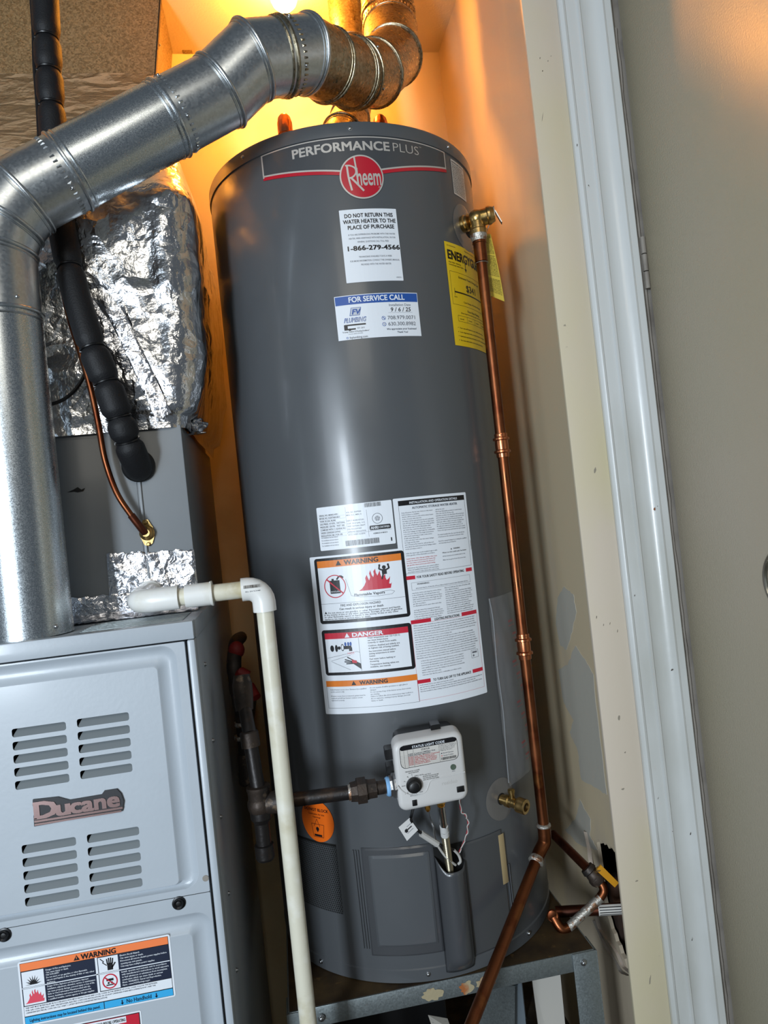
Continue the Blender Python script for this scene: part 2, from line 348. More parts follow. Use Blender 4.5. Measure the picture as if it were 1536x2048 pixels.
def ribbon(name, pts, wd, m, x=.347, seed=1):
    rnd = random.Random(seed); P = [atX(a, b, .352) for a, b in pts]; P = spline([(x+rnd.uniform(-.003, .002), p.y, p.z) for p in P], 4); vs = []; fs = []
    for i, p in enumerate(P):
        ww = wd*rnd.uniform(.92, 1.1); vs += [p+Vector((.003, ww/2, 0)), p+Vector((-.002, 0, 0)), p+Vector((.003, -ww/2, 0))]
    n = len(P)
    for i in range(n-1): fs += [(3*i, 3*i+1, 3*i+4, 3*i+3), (3*i+1, 3*i+2, 3*i+5, 3*i+4)]
    mb = MB().add(vs, fs); mb.add([v+Vector((.0015, 0, 0)) for v in vs], [tuple(reversed(f)) for f in fs]); return mb.build(name, m, wall_r)
ribbon('torn_paper', [(1172, 1662), (1178, 1690), (1186, 1720), (1190, 1738)], .012, M['paper_torn'], seed=2)
ribbon('torn_paper', [(1196, 1830), (1202, 1856), (1220, 1880), (1236, 1905), (1248, 1930), (1262, 1945)], .012, M['paper_torn'], seed=5)
ribbon('torn_paper', [(1190, 1840), (1200, 1862), (1216, 1893), (1232, 1920), (1246, 1942), (1258, 1950)], .004, M['gypsum'], x=.349, seed=9)
# front of the closet
struct('trim_1', MB().box((.331, -.237, 0), (.398, -.2295, 2.30), .0012), M['jamb_paint'])
prof = [(0, 0), (0, .006), (.02, .009), (.06, .0115), (.10, .0105), (.125, .0075), (.33, .0085), (.345, .0125), (.385, .0125), (.40, .0095), (.48, .0065), (.60, .0065), (.70, .0095), (.765, .0155), (.80, .0195), (.835, .0185), (.85, .0165), (.975, .0165), (1, .0145), (1, 0)]
cs = MB(); zz = [0, 2.40]; n = len(prof)
cs.add([(.3975+.0975*u, -.2372-d, z) for z in zz for u, d in prof], [(i, (i+1) % n, n+(i+1) % n, n+i) for i in range(n)]+[tuple(range(n)), tuple(range(n, 2*n))])
struct('trim_2', cs, M['casing_paint'], sharp=28)
struct('wall_front', MB().box((.3985, -.2365, 0), (.62, -.13, 2.44)), M['gap_grey'])
struct('wall_header', MB().box((-.28, -.2365, 2.30), (.398, -.19, 2.44)), M['wall_cream'])
g = MB(); rnd = random.Random(3); pts = [(.5045+rnd.uniform(-.0012, .0012), -.2385, z*.03) for z in range(70)]
struct('trim_3', g.tube(pts, .0035, 6), M['gap_grey'])
dr = struct('door_1', MB().box((.512, -.92, .012), (.547, -.245, 2.42), .0015), M['door_paint'])
hg = thing('door_hinge', (.508, -.241, 1.63), 'painted steel hinge knuckle in the gap beside the white casing', 'hinge')
for z0 in (1.585, 1.617, 1.649):
    MB().cyl((.5065, -.2465, z0), (.5065, -.2465, z0+.030), .0048, n=14).build('knuckle', M['gap_grey'], hg)
dp = atX(1577, 1165, .512)
pull = thing('round_door_pull', (.512, dp.y, dp.z), 'pale metal rim of a round recessed pull on the grey door', 'door pull')
MB().lathe((.512, dp.y, dp.z), (-1, 0, 0), [(0, .052), (.0025, .052), (.0035, .050), (.0030, .047), (.0004, .046), (.0004, .002)], 48).build('rim', M['knob_nickel'], pull)

def chip(par, px, py, y, w_, h, m, name='paint_chip', seed=0):
    rnd = random.Random(px*7+py+seed); c = atY(px, py, y); pts = []
    for k in range(9):
        a = 2*math.pi*k/9; q = rnd.uniform(.6, 1.1); pts.append((c.x+w_/2*q*math.cos(a)+h*.1*math.sin(a), c.z+h/2*q*math.sin(a)))
    return MB().prism(pts, lambda u, v, o: Vector((u, y-o, v)), -.0001, .00025).build(name, m, par, sharp=10)
T1_ = [o for o in bpy.data.objects if o.name == 'trim_1'][0]; T2_ = [o for o in bpy.data.objects if o.name == 'trim_2'][0]
mat('chip_dark', '3a332c', .8); mat('chip_brown', '8a5434', .8); mat('scuff_grey', '8d8678', .7)
for px, py, w_, h in ((1193, 1235, .0012, .006), (1207, 1250, .001, .004), (1220, 1247, .001, .005), (1235, 1262, .001, .006), (1096, 122, .0012, .003), (1080, 116, .001, .004), (1085, 142, .002, .003), (1102, 112, .001, .002)): chip(T1_, px, py, -.2372, w_, h, M['chip_dark'], 'nail_mark')
for px, py, w_, h in ((1238, 1436, .004, .010), (1246, 1578, .006, .004), (1190, 940, .005, .012), (1085, 232, .001, .022), (1273, 1762, .006, .003), (1300, 1960, .003, .02), (1250, 1505, .004, .003)): chip(T1_, px, py, -.2372, w_, h, M['scuff_grey'], 'scuff_mark')
for px, py, w_, h, k in ((1309, 1018, .004, .006, 'chip_brown'), (1316, 1012, .003, .004, 'chip_dark'), (1344, 1340, .005, .003, 'chip_dark'), (1272, 603, .004, .002, 'chip_dark'), (1381, 1668, .002, .004, 'chip_dark'), (1262, 508, .003, .002, 'scuff_grey')): chip(T2_, px, py, -.2372-.0167, w_, h, M[k])
for px, py, w_, h in ((1177, 371, .0015, .003), (1154, 290, .0012, .005), (1269, 1191, .0015, .003), (1316, 1597, .0012, .003), (1345, 1663, .001, .002), (1384, 1880, .0015, .004)): chip(T2_, px, py, -.2372-.0125, w_, h, M['chip_dark'])

# ================================================================== duct work
def ring_pts(c, d0, d1, R, n=40):
    """points of the cylinder of radius R along d0 through c cut by the bisecting plane"""
    nrm = (d0+d1).normalized(); e1 = d0.orthogonal().normalized(); e2 = d0.cross(e1); out = []
    for k in range(n):
        a = 2*math.pi*k/n; p = (e1*math.cos(a)+e2*math.sin(a))*R; t = -p.dot(nrm)/d0.dot(nrm); out.append(c+p+d0*t)
    return out
def seg(mb, a, b, da, d, db, R0, R1=None, n=40, mi=0):
    """one mitred section between two joints"""
    R1 = R1 or R0; e1 = d.orthogonal().normalized(); e2 = d.cross(e1); vs = []
    for c, nn, R in ((a, (da+d).normalized(), R0), (b, (d+db).normalized(), R1)):
        for k in range(n):
            w_ = 2*math.pi*k/n; p = (e1*math.cos(w_)+e2*math.sin(w_))*R; vs.append(c+p-d*(p.dot(nn)/d.dot(nn)))
    mb.add(vs, [(k, (k+1) % n, n+(k+1) % n, n+k) for k in range(n)], mi)
def duct(root, pts, R, mats, names, beads=True):
    pts = [Vector(p) for p in pts]; D = [(pts[i+1]-pts[i]).normalized() for i in range(len(pts)-1)]
    for i, d in enumerate(D):
        da = D[i-1] if i else d; db = D[i+1] if i+1 < len(D) else d
        mb = MB(); r = R+(.0006 if i % 2 else 0); seg(mb, pts[i], pts[i+1], da, d, db, r, r)
        if beads and i+1 < len(D) and d.dot(db) < .9995:
            mb.tube(ring_pts(pts[i+1], d, db, R+.0008), .0032, 8, closed=True)
            for s_ in (-.007,): mb.tube(ring_pts(pts[i+1]+d*s_, d, db, R+.0002), .0016, 6, closed=True)
        mb.build(names[i], mats[i], root, sharp=50)
    return D
def collar(root, c, d, R, m, crimp=True, w_=.006, nscrew=0, a0=0, front=None):
    """bead ring, crimped edge and sheet metal screws round a duct"""
    d = Vector(d).normalized(); c = Vector(c); mb = MB()
    mb.tube(ring_pts(c, d, d, R+.0007), .0030, 8, closed=True); mb.tube(ring_pts(c-d*.009, d, d, R+.0004), .0018, 6, closed=True)
    mb.build('bead', m, root)
    e1 = d.orthogonal().normalized(); e2 = d.cross(e1)
    if crimp:
        cr = MB(); n = 44
        for k in range(n):
            a = 2*math.pi*k/n; o = e1*math.cos(a)+e2*math.sin(a); t = d.cross(o)
            p = c+d*.010+o*(R+.0002); q = c+d*.017+o*(R-.0002)
            cr.add([p-t*.0018, p+t*.0018, q+t*.0012, q-t*.0012, p+o*.0014+d*.002, q+o*.0009-d*.001], [(0, 1, 4), (0, 4, 5, 3), (1, 2, 5, 4), (2, 3, 5)])
        cr.build('crimped_edge', m, root, kind='stuff')
    for ang in (nscrew or []):
        v = (CAM-c); v = (v-d*v.dot(d)).normalized(); s_ = d.cross(v); o = v*math.cos(R_(ang))+s_*math.sin(R_(ang))
        screw(root, c+d*.013+o*(R-.0005), o, .0030)
R5 = .0555
fl = thing('furnace_flue_pipe', (-.558, -.36, 1.108), 'large galvanized flue pipe rising from furnace top and elbowing over the water heater', 'flue pipe')
V1 = Vector((-.558, -.362, 1.108)); Vj = Vector((-.558, -.362, 1.565))
G1 = atD(442, 182, 1.10); G2 = atD(505, 121, 1.105); I1 = atD(611, 109, 1.145); J1 = atD(655, 131, 1.195); J2 = atD(702, 147, 1.25); K1 = atD(748, 147, 1.325); L1 = atD(786, 113, 1.415)
M1 = atD(780, 60, 1.515); T1 = Vector((M1.x, M1.y, 2.44))
# left adjustable elbow: three bends from vertical into the slanting run
corner = atD(45, 389, 1.008); corner = Vector((-.558, -.362, 1.712))
dd = (G1-corner).normalized(); d0 = Vector((0, 0, 1)); ax = d0.cross(dd).normalized(); th = d0.angle(dd)
dirs = [Matrix.Rotation(th*k/3, 3, ax) @ d0 for k in (1, 2)]
Ls = .046; sm = (dirs[0]+dirs[1])*Ls; T = sm.length/(2*math.cos(th/2))
B1 = corner-d0*T; C1 = B1+dirs[0]*Ls; D1 = C1+dirs[1]*Ls; dd = (G1-D1).normalized()
E1 = D1+dd*.075; F1 = G1-dd*.095
duct(fl, [V1, Vj, B1, C1, D1, E1, F1, G1, G2, I1, J1, J2, K1, L1, M1, T1], R5,
     [M['duct_new'], M['elbow_new'], M['elbow_new'], M['elbow_new'], M['elbow_new'], M['duct_new'], M['elbow_new'], M['elbow_new'], M['elbow_new'], M['duct_old'], M['duct_old'], M['duct_old'], M['duct_old'], M['duct_old'], M['duct_old']],
     ['pipe_section', 'elbow_collar', 'elbow_gore', 'elbow_gore', 'elbow_collar', 'pipe_section', 'elbow_collar', 'elbow_gore', 'elbow_gore', 'elbow_gore', 'elbow_gore', 'elbow_collar', 'elbow_gore', 'elbow_gore', 'pipe_section'])
collar(fl, Vj, (0, 0, 1), R5, M['elbow_new'], False, nscrew=[25])
collar(fl, E1, -dd, R5, M['elbow_new'], True, nscrew=[-20])
collar(fl, F1, dd, R5, M['duct_new'], True, nscrew=[60, 8, -75])
collar(fl, G2+(I1-G2)*.55, (I1-G2), R5, M['duct_old'], True, nscrew=[15, -70])
collar(fl, J2+(K1-J2)*.15, (K1-J2), R5, M['duct_old'], True, nscrew=[25, -45])
collar(fl, M1+Vector((0, 0, .035)), (0, 0, -1), R5, M['duct_old'], True, nscrew=[20])
screw(fl, V1+Vector((math.cos(R_(-38))*.055, math.sin(R_(-38))*.055, .012)), (math.cos(R_(-38)), math.sin(R_(-38)), 0), .003)
pr = Print(lambda u, v, o: Vector((-.558+(R5+.0006+o)*math.sin(u), -.362-(R5+.0006+o)*math.cos(u), v)), su=.05)
pr.text('ELBOW', .02, .36, 1.607, .008, 'ink_grey', 1, .01); pr.build('lettering', fl)
wf = thing('heater_flue_pipe', (0, 0, 1.893), 'smaller old galvanized flue pipe leaving the water heater lid behind the big elbow', 'flue pipe')
duct(wf, [(0, 0, 1.893), (0, 0, 1.985), (.02, .018, 2.03), (.052, .100, 2.11), (.080, .170, 2.20), (.084, .180, 2.44)], .0415, [M['duct_old']]*5, ['draft_hood_collar', 'elbow_gore', 'pipe_section', 'elbow_gore', 'pipe_section'])
collar(wf, (0, 0, 1.945), (0, 0, 1), .0415, M['duct_old'], False)
collar(wf, (.0825, .176, 2.33), (0, 0, 1), .0415, M['duct_old'], False)

# ================================================================== plenum, foil wrapped duct, coil case, furnace
pl = thing('supply_plenum', (-.6, .25, 2.2), 'mottled galvanized sheet metal plenum above the foil wrapped duct', 'duct')
y0, y1 = .16, .355
pa = atY(308, 160, y0); pb = atY(318, 0, y0); zt_ = 2.439; xa_ = pa.x; xb_ = pa.x+(pb.x-pa.x)*(zt_-pa.z)/(pb.z-pa.z); PZ = pa.z
p = [(-.90, y0, PZ), (xa_, y0, PZ), (xa_, y1, PZ), (-.90, y1, PZ), (-.90, y0+.002, zt_), (xb_, y0+.002, zt_), (xb_, y1, zt_), (-.90, y1, zt_)]
MB().add(p, [(0, 1, 5, 4), (1, 2, 6, 5), (2, 3, 7, 6), (3, 0, 4, 7), (0, 3, 2, 1), (4, 5, 6, 7)]).build('sheet_metal_box', M['plenum_spangle'], pl, sharp=20)
MB().add([(xa_, y0-.001, PZ), (xa_+.0035, y0-.004, PZ), (xb_+.0035, y0-.001, zt_), (xb_, y0+.002, zt_), (xa_+.0035, y0+.01, PZ), (xb_+.0035, y0+.012, zt_)], [(0, 1, 2, 3), (1, 4, 5, 2)]).build('folded_seam', M['black_iron'], pl)
screw(pl, ((xa_+xb_)/2+.001, y0+.03, (PZ+zt_)/2), (1, -.2, 0), .003)

def fnoise(p, s): return noise.noise(Vector(p)*s)
def ridge(p, s): return 1-abs(noise.noise(Vector(p)*s))*2
fd = thing('foil_wrapped_duct', (-.6, 0, 1.41), 'crinkled silver foil insulation wrapped round the duct above the coil case', 'duct insulation')
mb = MB(); path = []; rc = .035
def side(x, y, nx, ny): path.append((x, y, nx, ny))
for i in range(70): side(-.90+(.545)*i/69, -.252, 0, -1)
for k in range(1, 9): a = R_(-90+90*k/9); side(-.355+rc*math.cos(a), -.252+rc+rc*math.sin(a), math.cos(a), math.sin(a))
for i in range(56): side(-.32, -.217+.467*i/55, 1, 0)
nz_ = 120; vs = []; FZT = PZ+.012
for j in range(nz_+1):
    t = j/nz_; z = 1.404+t*(FZT-1.404)
    bulge = math.sin(math.pi*min(1, max(0, (z-1.404)/.62*1.02)))**.7 if z < 1.98 else 0
    tr = max(0, min(1, (z-1.79)/(FZT-1.79))); tr = tr*tr*(3-2*tr)*.35+tr*.65
    for (x, y, nx, ny) in path:
        yy = .25-(.25-y)*(1-tr*(.408/.50)); xx = x if x < -.5 else x+(xa_+.004-(-.32))*tr*(x+.5)/.18
        P = Vector((xx, yy, z)); q = P.copy()
        side_f = max(0, nx)
        amp = .012*fnoise(q, 5)+.007*(ridge(q+Vector((3, 1, 7)), 8)-.4)+.0022*(ridge(Vector((q.x*1.3+q.z*.8, q.y, q.z*.7-q.x*.4))+Vector((9, 2, 4)), 26)-.4)*(.4+1.2*abs(fnoise(q, 4)))
        o = amp*(.35+.65*bulge)+.004+(.030*bulge*side_f)
        if t < .03: o = .0015+amp*.15
        # pinch in towards the coil case at the foot of the right side
        pin = -.014*side_f*max(0, 1-t*7)
        vs.append(P+Vector((nx, ny, 0))*(o+pin+.002))
W_ = len(path); fs = [(j*W_+i, j*W_+i+1, (j+1)*W_+i+1, (j+1)*W_+i) for j in range(nz_) for i in range(W_-1)]
mb.add(vs, fs).build('foil_wrap', M['foil'], fd, sharp=70, recalc=False)
MB().box((-.89, -.238, 1.411), (-.345, .24, 1.775)).build('duct_box', M['plenum_spangle'], fd)
def wrinkle_strip(name, corners, root, m, nu=40, nv=12, amp=.0022, s=38, off=.0012, seed=0, jag=.002):
    """crinkled tape laid on a quad given by 4 corners (a,b,c,d) with normal n"""
    a, b, c, d = [Vector(q) for q in corners]; nrm = (b-a).cross(d-a).normalized()
    if nrm.dot(CAM-a) < 0: nrm = -nrm
    rnd = random.Random(seed); ju = [rnd.uniform(-jag, jag) for _ in range(nu+1)]; vs = []
    for j in range(nv+1):
        for i in range(nu+1):
            u, v = i/nu, j/nv; p = (a*(1-u)+b*u)*(1-v)+(d*(1-u)+c*u)*v
            if j in (0, nv): p += (d-a).normalized()*ju[i]
            h = amp*(ridge(p+Vector((seed, 2, 3)), s)*.6+.4*fnoise(p, s*.5)+.3*ridge(p+Vector((5, seed, 1)), s*2.3))
            if j in (0, nv) or i in (0, nu): h *= .2
            vs.append(p+nrm*(off+max(0, h)))
    w = nu+1
    return MB().add(vs, [(j*w+i, j*w+i+1, (j+1)*w+i+1, (j+1)*w+i) for j in range(nv) for i in range(nu)]).build(name, m, root, sharp=60, recalc=False)
# foil tape straps on the wrap
for a, b, wd, sd in (((-.47, 1.62), (-.40, 1.50), .03, 3), ((-.42, 1.60), (-.36, 1.42), .026, 4)):
    A = Vector((a[0], -.268, a[1])); B = Vector((b[0], -.264, b[1])); d_ = (B-A).normalized(); n_ = Vector((d_.z, 0, -d_.x))*wd/2
    wrinkle_strip('foil_tape', (A-n_, A+n_, B+n_, B-n_), fd, M['foil_tape'], 10, 24, .002, 40, .001, sd)
cc = thing('coil_case', (-.6, 0, 1.108), 'grey painted coil case box between furnace and foil duct', 'coil case')
MB().box((-.90, -.25, 1.110), (-.3375, .245, 1.408), .002).build('case', M['coil_grey'], cc)
MB().box((-.4125, -.2535, 1.15), (-.4085, -.2495, 1.335), .0008).build('panel_joint', M['coil_grey'], cc)
MB().box((-.90, -.2512, 1.112), (-.415, -.2498, 1.398), .0005).build('access_panel', M['coil_grey'], cc)
wrinkle_strip('foil_tape', ((-.474, -.2515, 1.136), (-.3365, -.2515, 1.136), (-.3365, -.2515, 1.203), (-.472, -.2515, 1.212)), cc, M['foil_tape'], 46, 26, .0035, 34, .0006, 11)
wrinkle_strip('foil_tape', ((-.75, -.2515, 1.112), (-.337, -.2515, 1.112), (-.337, -.2515, 1.146), (-.75, -.2515, 1.149)), cc, M['foil_tape'], 90, 10, .003, 40, .0006, 12)
wrinkle_strip('foil_tape', ((-.64, -.2875, 1.1085), (-.336, -.2835, 1.1085), (-.336, -.2525, 1.118), (-.64, -.2525, 1.118)), cc, M['foil_tape'], 70, 10, .002, 44, .0006, 14)
MB().add([(x, y, z) for x, y, z in ((-.522, -.2517, 1.315), (-.512, -.2517, 1.3185), (-.505, -.2517, 1.322), (-.500, -.2517, 1.3175), (-.494, -.2517, 1.3195), (-.497, -.2517, 1.3145), (-.506, -.2517, 1.3135), (-.511, -.2517, 1.3150))], [tuple(range(8))]).build('scuff_mark', M['valve_black'], cc, recalc=False)

# furnace -----------------------------------------------------------
fn = thing('furnace', (-.595, -.09, 0), 'grey enamelled gas furnace cabinet with louvered door and nameplate', 'furnace')
FY = -.43; fr = lambda u, v, o: Vector((u, FY-o, v))
X0, X1 = -.862, -.328
MB().box((X0, -.405, 0), (X1-.0015, .25, 1.080), .002).build('cabinet', M['furnace_grey'], fn)
tp = MB().box((X0, FY, 1.0835), (X1, -.405, 1.1080), .0012); tp.box((X0, -.4045, 1.0805), (X1, .25, 1.1065), .001); tp.build('top_panel', M['furnace_grey'], fn)
gr = MB()
for k in range(9): gr.box((-.485, -.395+k*.0115, 1.1065), (-.345, -.391+k*.0115, 1.1082), .0005)
gr.build('top_vent_ribs', M['stand_steel'], fn)
# corner post (with notch gap to the doors)
MB().box((-.3385, -.428, 0), (X1, -.404, 1.0825), .0025).build('corner_post', M['furnace_grey'], fn)
for k in range(9): screw(fn, (X1-.0015, -.33, 1.03-k*.115), (1, 0, 0), .003)
# upper door with raised, softly drawn panel and cut louvers
def louv_rows(x0, x1, zt):
    return [rrect(x0+.0006*k*-1, zt-.0172*k-.0112, x1-.0006*k*-1*-1, zt-.0172*k, .003, 3) for k in range(5)]
LV = louv_rows(-.5725, -.5045, .9955)+louv_rows(-.4905, -.4235, .9965)+louv_rows(-.5745, -.5065, .8425)+louv_rows(-.4925, -.4255, .8425)
def door(name, z0, z1, rx0, rx1, rz0, rz1, holes, keyhole=None):
    """outer flange recessed slope and raised centre"""
    mb = MB(); ox0, ox1 = X0+.004, -.3415
    outer = rrect(ox0, z0, ox1, z1, .0015, 2)
    ra = rrect(rx0, rz0, rx1, rz1, .020, 6); 
    plate(mb, outer, [ra[::-1]], fr, -.019, 0)
    # drawn channel: slopes down then up to the raised centre
    rings = [(0, 0), (.0015, -.0006), (.005, -.0055), (.012, -.0075), (.0215, -.0062), (.0255, -.0022), (.0275, -.0012)]
    vs = []; n = len(ra)
    for ins, dep in rings:
        r_ = max(.006, .020-ins*.5); q = rrect(rx0+ins, rz0+ins*.28, rx1-ins*1.0, rz1-ins*1.0, r_, 6); vs += [fr(u, v, dep) for u, v in q]
    fs = [(i*n+k, i*n+(k+1) % n, (i+1)*n+(k+1) % n, (i+1)*n+k) for i in range(len(rings)-1) for k in range(n)]
    mb.add(vs, fs)
    ins = rings[-1][0]; inner = rrect(rx0+ins, rz0+ins*.28, rx1-ins, rz1-ins, max(.006, .020-ins*.5), 6)
    plate(mb, inner, [h[::-1] for h in holes], fr, -.0024, -.0012)
    return mb.build(name, M['furnace_grey'], fn, sharp=40)
ud = door('upper_door', .7405, 1.0815, -.86, -.3535, .749, 1.0795, LV)
ld = door('lower_door', .12, .7395, -.86, -.3435, .15, .7155, [])
# angled louver blades behind each opening
for k, h in enumerate(LV):
    xs = [q[0] for q in h]; zs = [q[1] for q in h]; a, b, c, d = min(xs), max(xs), min(zs), max(zs)
    MB().add([fr(a-.001, c-.0005, -.0016), fr(b+.001, c-.0005, -.0016), fr(b-.0005, d+.001, -.0125), fr(a+.0065, d+.001, -.0125), fr(a-.001, c-.0015, -.003), fr(b+.001, c-.0015, -.003), fr(b-.0005, d, -.0139), fr(a+.0065, d, -.0139)],
             [(0, 1, 2, 3), (7, 6, 5, 4), (0, 4, 5, 1), (1, 5, 6, 2), (2, 6, 7, 3), (3, 7, 4, 0)]).build('louver_blade', M['louver_grey'], ud, sharp=20)
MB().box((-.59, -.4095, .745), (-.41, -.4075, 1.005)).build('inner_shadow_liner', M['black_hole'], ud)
for (x, z, r) in ((-.3835, .7325, .0085), (-.6055, .7325, .0085)):
    q = MB().lathe(fr(x, z, .0), (0, -1, 0), [(0, r*1.05), (.0015, r*1.05), (.002, r*.82), (.0045, r*.78), (.005, r*.70), (.0035, r*.45), (.002, r*.45)], 24); q.build('door_screw', M['black_screw'], fn)
    MB().lathe(fr(x, z, .002), (0, -1, 0), [(0, r*.40), (.0015, r*.4), (.0018, r*.2)], 12).build('screw_socket', M['valve_black'], fn)
MB().lathe(fr(-.3455, .7588, .0003), (0, -1, 0), [(0, .0042), (.0004, .0042), (.0004, .0034)], 20).build('door_hook_hole', M['gap_grey'], fn)
# nameplate: ribbed chrome badge with lettering
nb = Print(fr, su=.05, base=.0)
plt = [(-.5555, .8655), (-.4435, .8675), (-.4405, .8800), (-.4430, .8905), (-.4480, .8975), (-.4640, .8975), (-.4680, .8930), (-.5090, .8925), (-.5230, .8990), (-.5540, .9005), (-.5548, .8930), (-.5530, .8860), (-.5550, .8790)]
b = MB(); b.prism(plt, fr, -.0008, .0018); bd = b.build('nameplate', M['badge_dark'], ud, sharp=30)
nb = Print(fr, su=.05, base=.0024)
nb.text('D', -.5525, -.5255, .8752, .0215, 'badge_metal', 1, .06); nb.text('u', -.5255, -.5095, .8752, .0200, 'badge_metal', 1, .06, res=3); nb.text('cane', -.5075, -.4465, .8752, .0195, 'badge_metal', 1, .06, res=3)
nb.rect(-.5545, .8705, -.4425, .8732, 'badge_metal', 1); nb.rect(-.5545, .8665, -.4445, .8690, 'badge_metal', 1)
nb.rect(-.5545, .8750, -.5475, .8775, 'badge_metal', 1); nb.rect(-.5545, .8945, -.5475, .8965, 'badge_metal', 1)
nb.build('nameplate_lettering', ud)
# warning label on the lower door
FL = lambda u, v, o: fr(u, v, o-.0012)
L = Print(FL, su=.06); x0, x1, z0, z1 = -.5935, -.4, .6095, .693
L.rrect(x0, z0, x1, z1, .003, 'ink_white', 0); L.rect(x0+.0025, z0+.002, x1-.0025, z1-.0022, 'ink_black', 1)
def U(a): return x0+.003+(x1-x0-.006)*a
def V(a): return z0+.0025+(z1-z0-.005)*a
L.rect(U(0), V(.875), U(1), V(1), 'ink_fireorange', 2); L.text('WARNING', U(.405), U(.64), V(.892), .0068, 'ink_black', 3, .05)
def tri(Pn, u, v, h, c, L_): Pn.poly([(u-h*.58, v), (u+h*.58, v), (u, v+h)], c, L_)
tri(L, U(.375), V(.892), .0068, 'ink_black', 3); L.rect(U(.375)-.0004, V(.915), U(.375)+.0004, V(.955), 'ink_fireorange', 4)
L.rect(U(0), V(.13), U(1), V(.29), 'ink_white', 2)
L.rect(U(0), V(0), U(.525), V(.115), 'ink_sky', 2); L.rect(U(.53), V(0), U(1), V(.115), 'ink_sky', 2)
L.text('Lighting instructions may be located behind this panel.', U(.03), U(.50), V(.03), .0038, 'ink_navy', 3, .02)
L.text('No Handhold', U(.68), U(.85), V(.025), .0052, 'ink_navy', 3, .02)
for ua in (.65, .885): L.rect(U(ua)-.0007, V(.03), U(ua)+.0007, V(.09), 'ink_navy', 3); L.poly([(U(ua)-.002, V(.045)), (U(ua), V(.01)), (U(ua)+.002, V(.045))], 'ink_navy', 3)
for (a, b_, c, d) in ((0, .60, .495, .865), (0, .30, .495, .585), (.51, .60, 1, .865), (.51, .30, 1, .585)):
    L.rect(U(a), V(b_), U(c), V(d), 'ink_navy', 2)
for (a, b_, c, d) in ((.005, .605, .15, .86), (.005, .305, .15, .58), (.515, .605, .65, .86), (.515, .305, .65, .58)):
    L.rect(U(a), V(b_), U(c), V(d), 'ink_white', 3)
L.rect(U(0), V(.585), U(1), V(.6), 'ink_white', 3); L.rect(U(.495), V(.29), U(.51), V(.875), 'ink_white', 3)
# pictograms: blast, flames, shocked hand, no tampering
cx, cz = U(.078), V(.70); st = []
for k in range(18): a = R_(180*k/17); r_ = (.0085 if k % 2 else .0035); st.append((cx+r_*1.2*math.cos(a), cz-.005+r_*1.4*math.sin(a)))
L.concave(st, 'ink_black', 4)
def flames(Pn, x, z, w_, h, c, lay, seed=1):
    F = [(0, 0), (.10, .10), (.18, .24), (.24, .42), (.23, .60), (.28, .74), (.31, .58), (.34, .46), (.38, .62), (.36, .80), (.40, .95), (.43, .72), (.47, .60), (.50, .74), (.49, .88), (.55, 1.0), (.56, .80), (.60, .66),
         (.64, .78), (.68, .90), (.69, .70), (.73, .52), (.78, .60), (.83, .72), (.83, .52), (.86, .40), (.92, .46), (.97, .56), (.94, .34), (.92, .22), (.97, .20), (1, .26), (.97, .08), (.96, 0)]
    Pn.concave([(x-w_/2+w_*a, z+h*b) for a, b in F][::-1], c, lay)
flames(L, U(.078), V(.335), .024, .0175, 'ink_pink', 4)
hx, hz = U(.585), V(.63)
L.rect(hx-.002, hz, hx+.005, hz+.009, 'ink_black', 4)
for k in range(4): L.line((hx-.0015+k*.0021, hz+.008), (hx-.0022+k*.0026, hz+.0165-abs(k-1.5)*.001), .0016, 'ink_black', 4)
L.line((hx+.004, hz+.003), (hx+.0085, hz+.009), .0018, 'ink_black', 4)
for a, b_ in (((-.0105, .0165), (-.006, .012)), ((-.006, .012), (-.0078, .011)), ((-.0078, .011), (-.0025, .0065))): L.line((hx+a[0], hz+a[1]), (hx+b_[0], hz+b_[1]), .001, 'ink_black', 4)
cx, cz = U(.583), V(.443); L.disc(cx, cz, .0098, 'ink_red', 4, r0=.0082); L.line((cx-.0065, cz+.006), (cx+.0065, cz-.006), .0014, 'ink_red', 5)
L.rect(cx-.0045, cz+.0005, cx+.0045, cz+.0035, 'ink_black', 4); L.rect(cx-.005, cz-.0055, cx+.004, cz-.004, 'ink_black', 4); L.disc(cx-.002, cz-.002, .0014, 'ink_black', 4, n=10); L.disc(cx+.002, cz-.002, .0014, 'ink_black', 4, n=10)
L.para(['Danger Of Fire and Explosion.', 'Can cause injury or death.', 'FOR YOUR SAFETY', 'Do not store or use gasoline or other flammable', 'vapors and liquids in the vicinity of this or any other', 'appliance.'], U(.165), U(.485), V(.845), .0020, .0033, 'ink_white', 4, .015)
L.para(['Danger Of Fire, Explosion and Asphyxiation. Improper', 'installation, adjustment, alteration, service or maintenance', 'can cause property damage, personal injury or loss of life.', "Refer to User's Information Manual provided with this", 'furnace. Installation and service must be performed by', 'a qualified installer, service agency or the gas supplier.'], U(.165), U(.485), V(.572), .0020, .0034, 'ink_white', 4, .015)
L.para(['Electric Shock Hazard.', 'Can cause injury or death.', 'Disconnect all remote electric power supplies before', 'opening any unit panels.', 'Unit may have multiple power supplies.'], U(.665), U(.985), V(.85), .0021, .0036, 'ink_white', 4, .015)
L.para(['Install, operate and maintain unit in accordance', "with manufacturer's instructions to avoid exposure", 'to fuel substances or substances from incomplete', 'combustion which can cause death or serious', 'illness. WARNING: Cancer and Reproductive', 'Harm - www.P65Warnings.ca.gov'], U(.665), U(.99), V(.572), .0021, .0035, 'ink_white', 4, .015)
